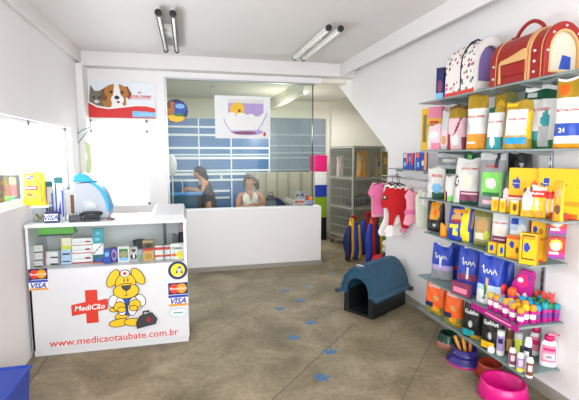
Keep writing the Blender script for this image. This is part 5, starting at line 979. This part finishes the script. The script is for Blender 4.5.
def bottle(lab, x, X, yt, wd, prof, mats, cap, cat='bottle', label_art=None, grp='bottles on the lowest shelf', sy=1):
    p = spotX(x, X, Z6) if X > 0 else spotY(x, -X, Z6); h = height_at(p, yt); r = width_at(p, 0, wd, math.radians(-37)) / 2
    t = thing('pet_care_bottle', lab, cat, p, math.radians(-37), grp)
    b = MB(); b.lathe([(q[0] * r, q[1] * h) + ((m_(q[2]),) if len(q) > 2 else ()) for q in prof], m_(mats), 20, None, 1, sy); b.build('bottle_body', t)
    c0, c1, cr, cm = cap; b = MB(); b.lathe([(0, c0 * h), (cr * r, c0 * h), (cr * r, c1 * h * .985), (cr * r * .8, c1 * h), (0, c1 * h)], m_(cm), 16); b.build('cap', t)
    if label_art:
        b = MB()
        for (u0, u1, v0, v1, c) in label_art:
            n = 8; vs = []
            rr = [q for q in prof]
            def rad(v):
                for a, b2 in zip(rr, rr[1:]):
                    if a[1] <= v <= b2[1] and b2[1] > a[1]: return (a[0] + (b2[0] - a[0]) * (v - a[1]) / (b2[1] - a[1])) * r
                return r
            for j in range(5):
                v = v0 + (v1 - v0) * j / 4
                for i in range(n + 1): a = -PI / 2 + (u0 + (u1 - u0) * i / n) * PI / 2 * .9; k2 = rad(v) * 1.0 + .0012 + .0006 * label_art.index((u0, u1, v0, v1, c)); vs.append((k2 * math.cos(a), k2 * math.sin(a) * sy, v * h))
            b.add(vs, [(j * (n + 1) + i, j * (n + 1) + i + 1, (j + 1) * (n + 1) + i + 1, (j + 1) * (n + 1) + i) for j in range(4) for i in range(n)], m_(c), True)
        b.build('label_print', t)
    return t, h, r
can = [(0, 0), (.96, 0), (1, .02), (1, .9), (.96, .93)]
bottle('white spray can with a lilac label, farthest on the lowest shelf', 500, 2.03, 330, 8, can, 'white', (.9, 1, .9, 'offwhite'), label_art=[(-.9, .6, .2, .8, 'lilac'), (-.5, .3, .5, .7, 'navy')])
bottle('slim amber bottle with a pale cap between the white can and the yellow one', 508.5, 2.09, 327, 6.5, can, 'brown', (.86, 1, .7, 'offwhite'), label_art=[(-.8, .8, .15, .6, 'tan')])
bottle('white and lime yellow can behind the small black capped bottles', 517, 2.08, 331, 8, can, 'lgrey', (.88, 1, .95, 'grey'), label_art=[(-.9, .8, .15, .75, 'yellowgreen')])
bottle('white can with a navy collar beside the pink shampoo', 526.5, 2.03, 337, 7.5, can, 'white', (.86, 1, .8, 'white'), label_art=[(-1, 1, .62, .74, 'navy'), (-.6, .6, .2, .5, 'lgrey')])
sm = [(0, 0), (.92, 0), (1, .03), (1, .62), (.8, .70), (.4, .76)]
for k, (x, yt, c) in enumerate(((512, 341, 'plum'), (520, 346, 'lilac'), (529, 350, 'brown'))):
    bottle(('small white bottle with black cap and plum label, left of three', 'small white bottle with black cap and yellow base, middle of three', 'small white bottle with black cap and brown label, right of three')[k], x, 1.995, yt, 7.5, sm, 'white', (.74, 1, .42, 'black'), label_art=[(-.8, .8, .1, .56, c), (-.4, .4, .25, .48, 'lpink')] + ([(-.9, .9, .04, .16, 'lemon')] if k == 1 else []), grp='small black capped bottles')
sh = [(0, 0), (.9, 0), (1, .04), (.98, .45), (.9, .68), (.66, .78), (.5, .80)]
t, h, r = bottle('white shampoo bottle with a pink cap and red label, behind the larger one', 534.5, -2.24, 326, 13, sh, 'white', (.79, .98, .55, 'hot'), label_art=[(-.65, .65, .18, .66, 'pink'), (-.45, .45, .40, .56, 'hot')], grp='shampoo bottles', sy=.6)
t, h, r = bottle('largest white shampoo bottle with a pink spray top, nearest on the lowest shelf', 547.5, -2.10, 333, 18, sh, 'white', (.79, .93, .55, 'hot'), label_art=[(-.68, .68, .16, .66, 'pink'), (-.5, .5, .22, .42, 'lpink'), (-.2, .2, .28, .36, 'grey'), (-.5, .5, .5, .58, 'hot')], grp='shampoo bottles', sy=.6)
b = MB(); b.box(-.01, .04, -.008, .008, h * .93, h * 1.0, m_('pink')); b.box(.03, .055, -.006, .006, h * .955, h * .985, m_('red')); b.build('trigger', t, .003)
b = MB(); b.lathe([(0, 0), (.02, 0), (.024, .01), (.022, .035), (.01, .045), (0, .046)], m_('white'), 16); o = b.build('cream_pot'); o.location = spotX(491, 1.99, Z6); tag(o, 'little white rounded pot before the black bags on the lowest shelf', 'pot')

# ---------------------------------------------------------------- bowls on the floor
def bowl(lab, loc, prof, m, n=36):
    b = MB(); b.lathe(prof, m, n); o = b.build('pet_bowl'); o.location = loc; return tag(o, lab, 'bowl', 'pet bowls under the shelves')
gr = mat('dark_green_plastic', (16, 62, 46), .25); cop = mat('copper_brown_plastic', (150, 98, 82), .3)
bowl('dark green bowl with a copper coloured foot, farthest under the shelves', (2.07, 2.93, 0), [(0, 0), (.098, 0, cop), (.105, .008), (.088, .045), (.086, .048, gr), (.072, .10), (.070, .112), (.062, .112), (.058, .06), (0, .05)], gr)
vi = mat('violet_plastic', (48, 38, 112), .25); pk = mat('magenta_plastic', (206, 14, 120), .25)
bowl('violet bowl with a wide brim and a pink lower rim, holding brown bones', (2.03, 2.66, 0), [(0, 0), (.132, 0, pk), (.138, .006), (.136, .014, vi), (.132, .024), (.10, .045), (.096, .06), (.10, .064), (.096, .085), (.088, .09), (.085, .115), (.076, .115), (.07, .05), (0, .04)], vi)
for k in range(3):
    t = thing('chew_bone', ('tan rolled chew bone leaning at the left in the violet bowl', 'amber chew bone standing in the middle of the violet bowl', 'amber chew bone leaning right in the violet bowl')[k], 'chew bone', (2.015 + .02 * k, 2.675 - .02 * k, .05), 0, 'chew bones in the violet bowl')
    b = MB(); le = Vector((-.055 + .035 * k, .02, .15)); b.tube([(0, 0, .0), le * .5, le], [.012, .013, .012], mat('chew_%d' % k, [(206, 140, 60), (220, 150, 50), (196, 120, 44)][k], .5, noise=.2), 10); b.build('roll', t)
ob = mat('orange_brown_plastic', (146, 44, 22), .25)
bowl('orange brown bowl between the violet and the magenta one', (2.075, 2.44, 0), [(0, 0), (.095, 0), (.10, .008), (.09, .04), (.08, .085), (.077, .10), (.07, .10), (.064, .05), (0, .04)], ob)
bowl('large magenta bowl at the lower edge of the picture', (1.98, 2.20, 0), [(0, 0), (.15, 0), (.158, .01), (.146, .07), (.138, .105), (.13, .112), (.122, .105), (.11, .04), (0, .03)], pk)

# ---------------------------------------------------------------- clothes rail with pet clothes
rail = thing('clothes_rail', 'chrome clothes rail sticking out along the far end of the right wall', 'clothes rail', (2.12, 3.86, 1.345))
b = MB(); b.tube([(0, -.42, 0), (0, .46, 0)], .008, alu_m, 10); b.build('rod', rail)
for yy in (-.38, .40): b = MB(); b.tube([(0, yy, 0), (.145, yy, 0)], .006, alu_m, 8); b.box(.138, .148, yy - .02, yy + .02, -.03, .03, alu_m); b.build('bracket', rail)
def hanger(parent, w_=.12, m=None):
    m = m or m_('black', .3)
    b = MB(); b.tube([(-w_, 0, -.105), (-w_ * .4, 0, -.07), (0, 0, -.055), (w_ * .4, 0, -.07), (w_, 0, -.105)], .006, m, 8); b.tube([(0, 0, -.055), (0, 0, -.012), (.013, 0, -.002), (.010, 0, .012), (-.006, 0, .013), (-.011, 0, .004)], .003, m, 6); b.build('hanger', parent)
def cloth(parent, name, pts, m, th=.03, y=0, bev=.012):
    b = MB(); b.prism(pts, 'y', y - th / 2, y + th / 2, m); return b.build(name, parent, bev, 3)
def garment(lab, x, X, rot=-10, group='pet clothes on the rail'):
    p = spotX(x, X, 1.345); p.x = 2.12 if X > 2.1 else X; return thing('pet_garment', lab, 'pet clothing', (p.x, p.y, 1.345), math.radians(rot), group)
fab = lambda n, c: mat('fabric_' + n, c, .85, noise=.08, scale=50)
redf, pinkf, lpf, whf, sagef = fab('red', (190, 12, 22)), fab('pink', (226, 108, 160)), fab('light_pink', (236, 156, 178)), fab('white', (236, 232, 228)), fab('sage', (206, 212, 194))
# polka dot fabric
m = bpy.data.materials.new('red_dotted_fabric'); m.use_nodes = True; nt = m.node_tree; tc = nt.nodes.new('ShaderNodeTexCoord'); v = nt.nodes.new('ShaderNodeTexVoronoi'); v.inputs['Scale'].default_value = 42; v.inputs['Randomness'].default_value = .3
lt = nt.nodes.new('ShaderNodeMath'); lt.operation = 'LESS_THAN'; lt.inputs[1].default_value = .36; mx = nt.nodes.new('ShaderNodeMix'); mx.data_type = 'RGBA'; mx.inputs[6].default_value = rgb((238, 228, 228)); mx.inputs[7].default_value = rgb((200, 30, 40))
nt.links.new(tc.outputs['Object'], v.inputs['Vector']); nt.links.new(v.outputs['Distance'], lt.inputs[0]); nt.links.new(lt.outputs[0], mx.inputs[0]); nt.links.new(mx.outputs[2], nt.nodes['Principled BSDF'].inputs['Base Color']); dotf = m
t = garment('bright red pet suit with a white ruffled collar and dotted foot', 397, 2.11, -24)
hanger(t)
body = [(-.10, -.10), (-.13, -.17), (-.15, -.27), (-.12, -.31), (-.09, -.29), (-.07, -.36), (-.075, -.50), (-.04, -.505), (-.01, -.385), (.02, -.36), (.045, -.50), (.11, -.50), (.115, -.36), (.135, -.30), (.15, -.2), (.12, -.12), (.06, -.09), (-.05, -.09)]
body = [(x * 1.15, z * 1.08 + .005) for x, z in body]
cloth(t, 'suit', body, redf, .06, 0, .018)
cloth(t, 'inner_leg', [(-.01, -.36), (.03, -.36), (.045, -.46), (.0, -.52), (-.03, -.47)], whf, .03, .02)
b = MB()
for k in range(11): a = k / 10; b.ball((-.12 + .24 * a, -.03, -.085 - .02 * math.sin(PI * a) + .008 * (k % 2)), (.016, .012, .014), whf, 10)
b.build('ruffle_collar', t)
cloth(t, 'dotted_foot', [(-.10, -.51), (-.045, -.49), (-.02, -.57), (-.04, -.63), (-.11, -.63), (-.13, -.57)], dotf, .045, -.01)
b = MB(); b.ball((-.13, -.03, -.21), (.03, .015, .03), pc['brown'], 10); b.ball((-.13, -.043, -.205), (.012, .006, .01), pc['white'], 8); b.build('patch', t)
t = garment('white pet dress skirt with red hem hanging behind the red suit', 392, 2.115, -20); hanger(t, .1)
cloth(t, 'dress', [(-.09, -.1), (.09, -.1), (.085, -.45), (.15, -.60), (.1, -.64), (-.12, -.645), (-.14, -.60), (-.08, -.45)], whf, .03)
cloth(t, 'hem', [(.08, -.55), (.15, -.55), (.16, -.60), (.09, -.61)], lpf, .034)
t = garment('hot pink pet t-shirt at the far end of the rail', 384, 2.1, -22); hanger(t, .11)
cloth(t, 't_shirt', [(-.09, -.09), (-.17, -.19), (-.13, -.25), (-.10, -.22), (-.10, -.42), (.09, -.42), (.10, -.2), (.15, -.22), (.15, -.15), (.09, -.09)], pinkf, .04)
t = garment('pale pink pet jacket hanging behind the hot pink t-shirt', 380, 2.115, -14); hanger(t, .11)
cloth(t, 'jacket', [(-.09, -.08), (-.14, -.2), (-.1, -.24), (-.09, -.48), (.09, -.47), (.1, -.2), (.14, -.18), (.09, -.08)], lpf, .035)
t = garment('light pink pet dress between the red suit and the sage one', 414, 2.11, -20); hanger(t, .09, m_('offwhite'))
cloth(t, 'dress', [(-.05, -.09), (-.095, -.16), (-.075, -.2), (-.07, -.30), (-.10, -.44), (-.04, -.45), (0, -.42), (.05, -.45), (.10, -.43), (.07, -.3), (.07, -.2), (.09, -.15), (.05, -.09), (.02, -.12), (-.02, -.12)], lpf, .045)
cloth(t, 'waist_frill', [(-.08, -.29), (.08, -.29), (.095, -.34), (-.095, -.34)], pinkf, .055)
t = garment('sage and white pet coat nearest the shelves on the rail', 426, 2.11, -20); hanger(t, .085, m_('offwhite'))
cloth(t, 'coat', [(-.05, -.08), (-.10, -.15), (-.085, -.42), (-.03, -.44), (.06, -.43), (.085, -.2), (.09, -.14), (.05, -.08)], sagef, .045)
cloth(t, 'white_bib', [(-.045, -.1), (.03, -.1), (.035, -.22), (0, -.25), (-.04, -.22)], whf, .055)
for k, yy in enumerate((3.72, 3.93, 4.16)):
    t = thing('empty_hanger', ('empty white hanger nearest on the rail', 'empty black hanger in the middle of the rail', 'empty white hanger near the far end of the rail')[k], 'hanger', (2.12, yy, 1.345), math.radians(10), 'empty hangers on the rail'); hanger(t, .06, m_('white') if k % 2 == 0 else m_('black', .3))
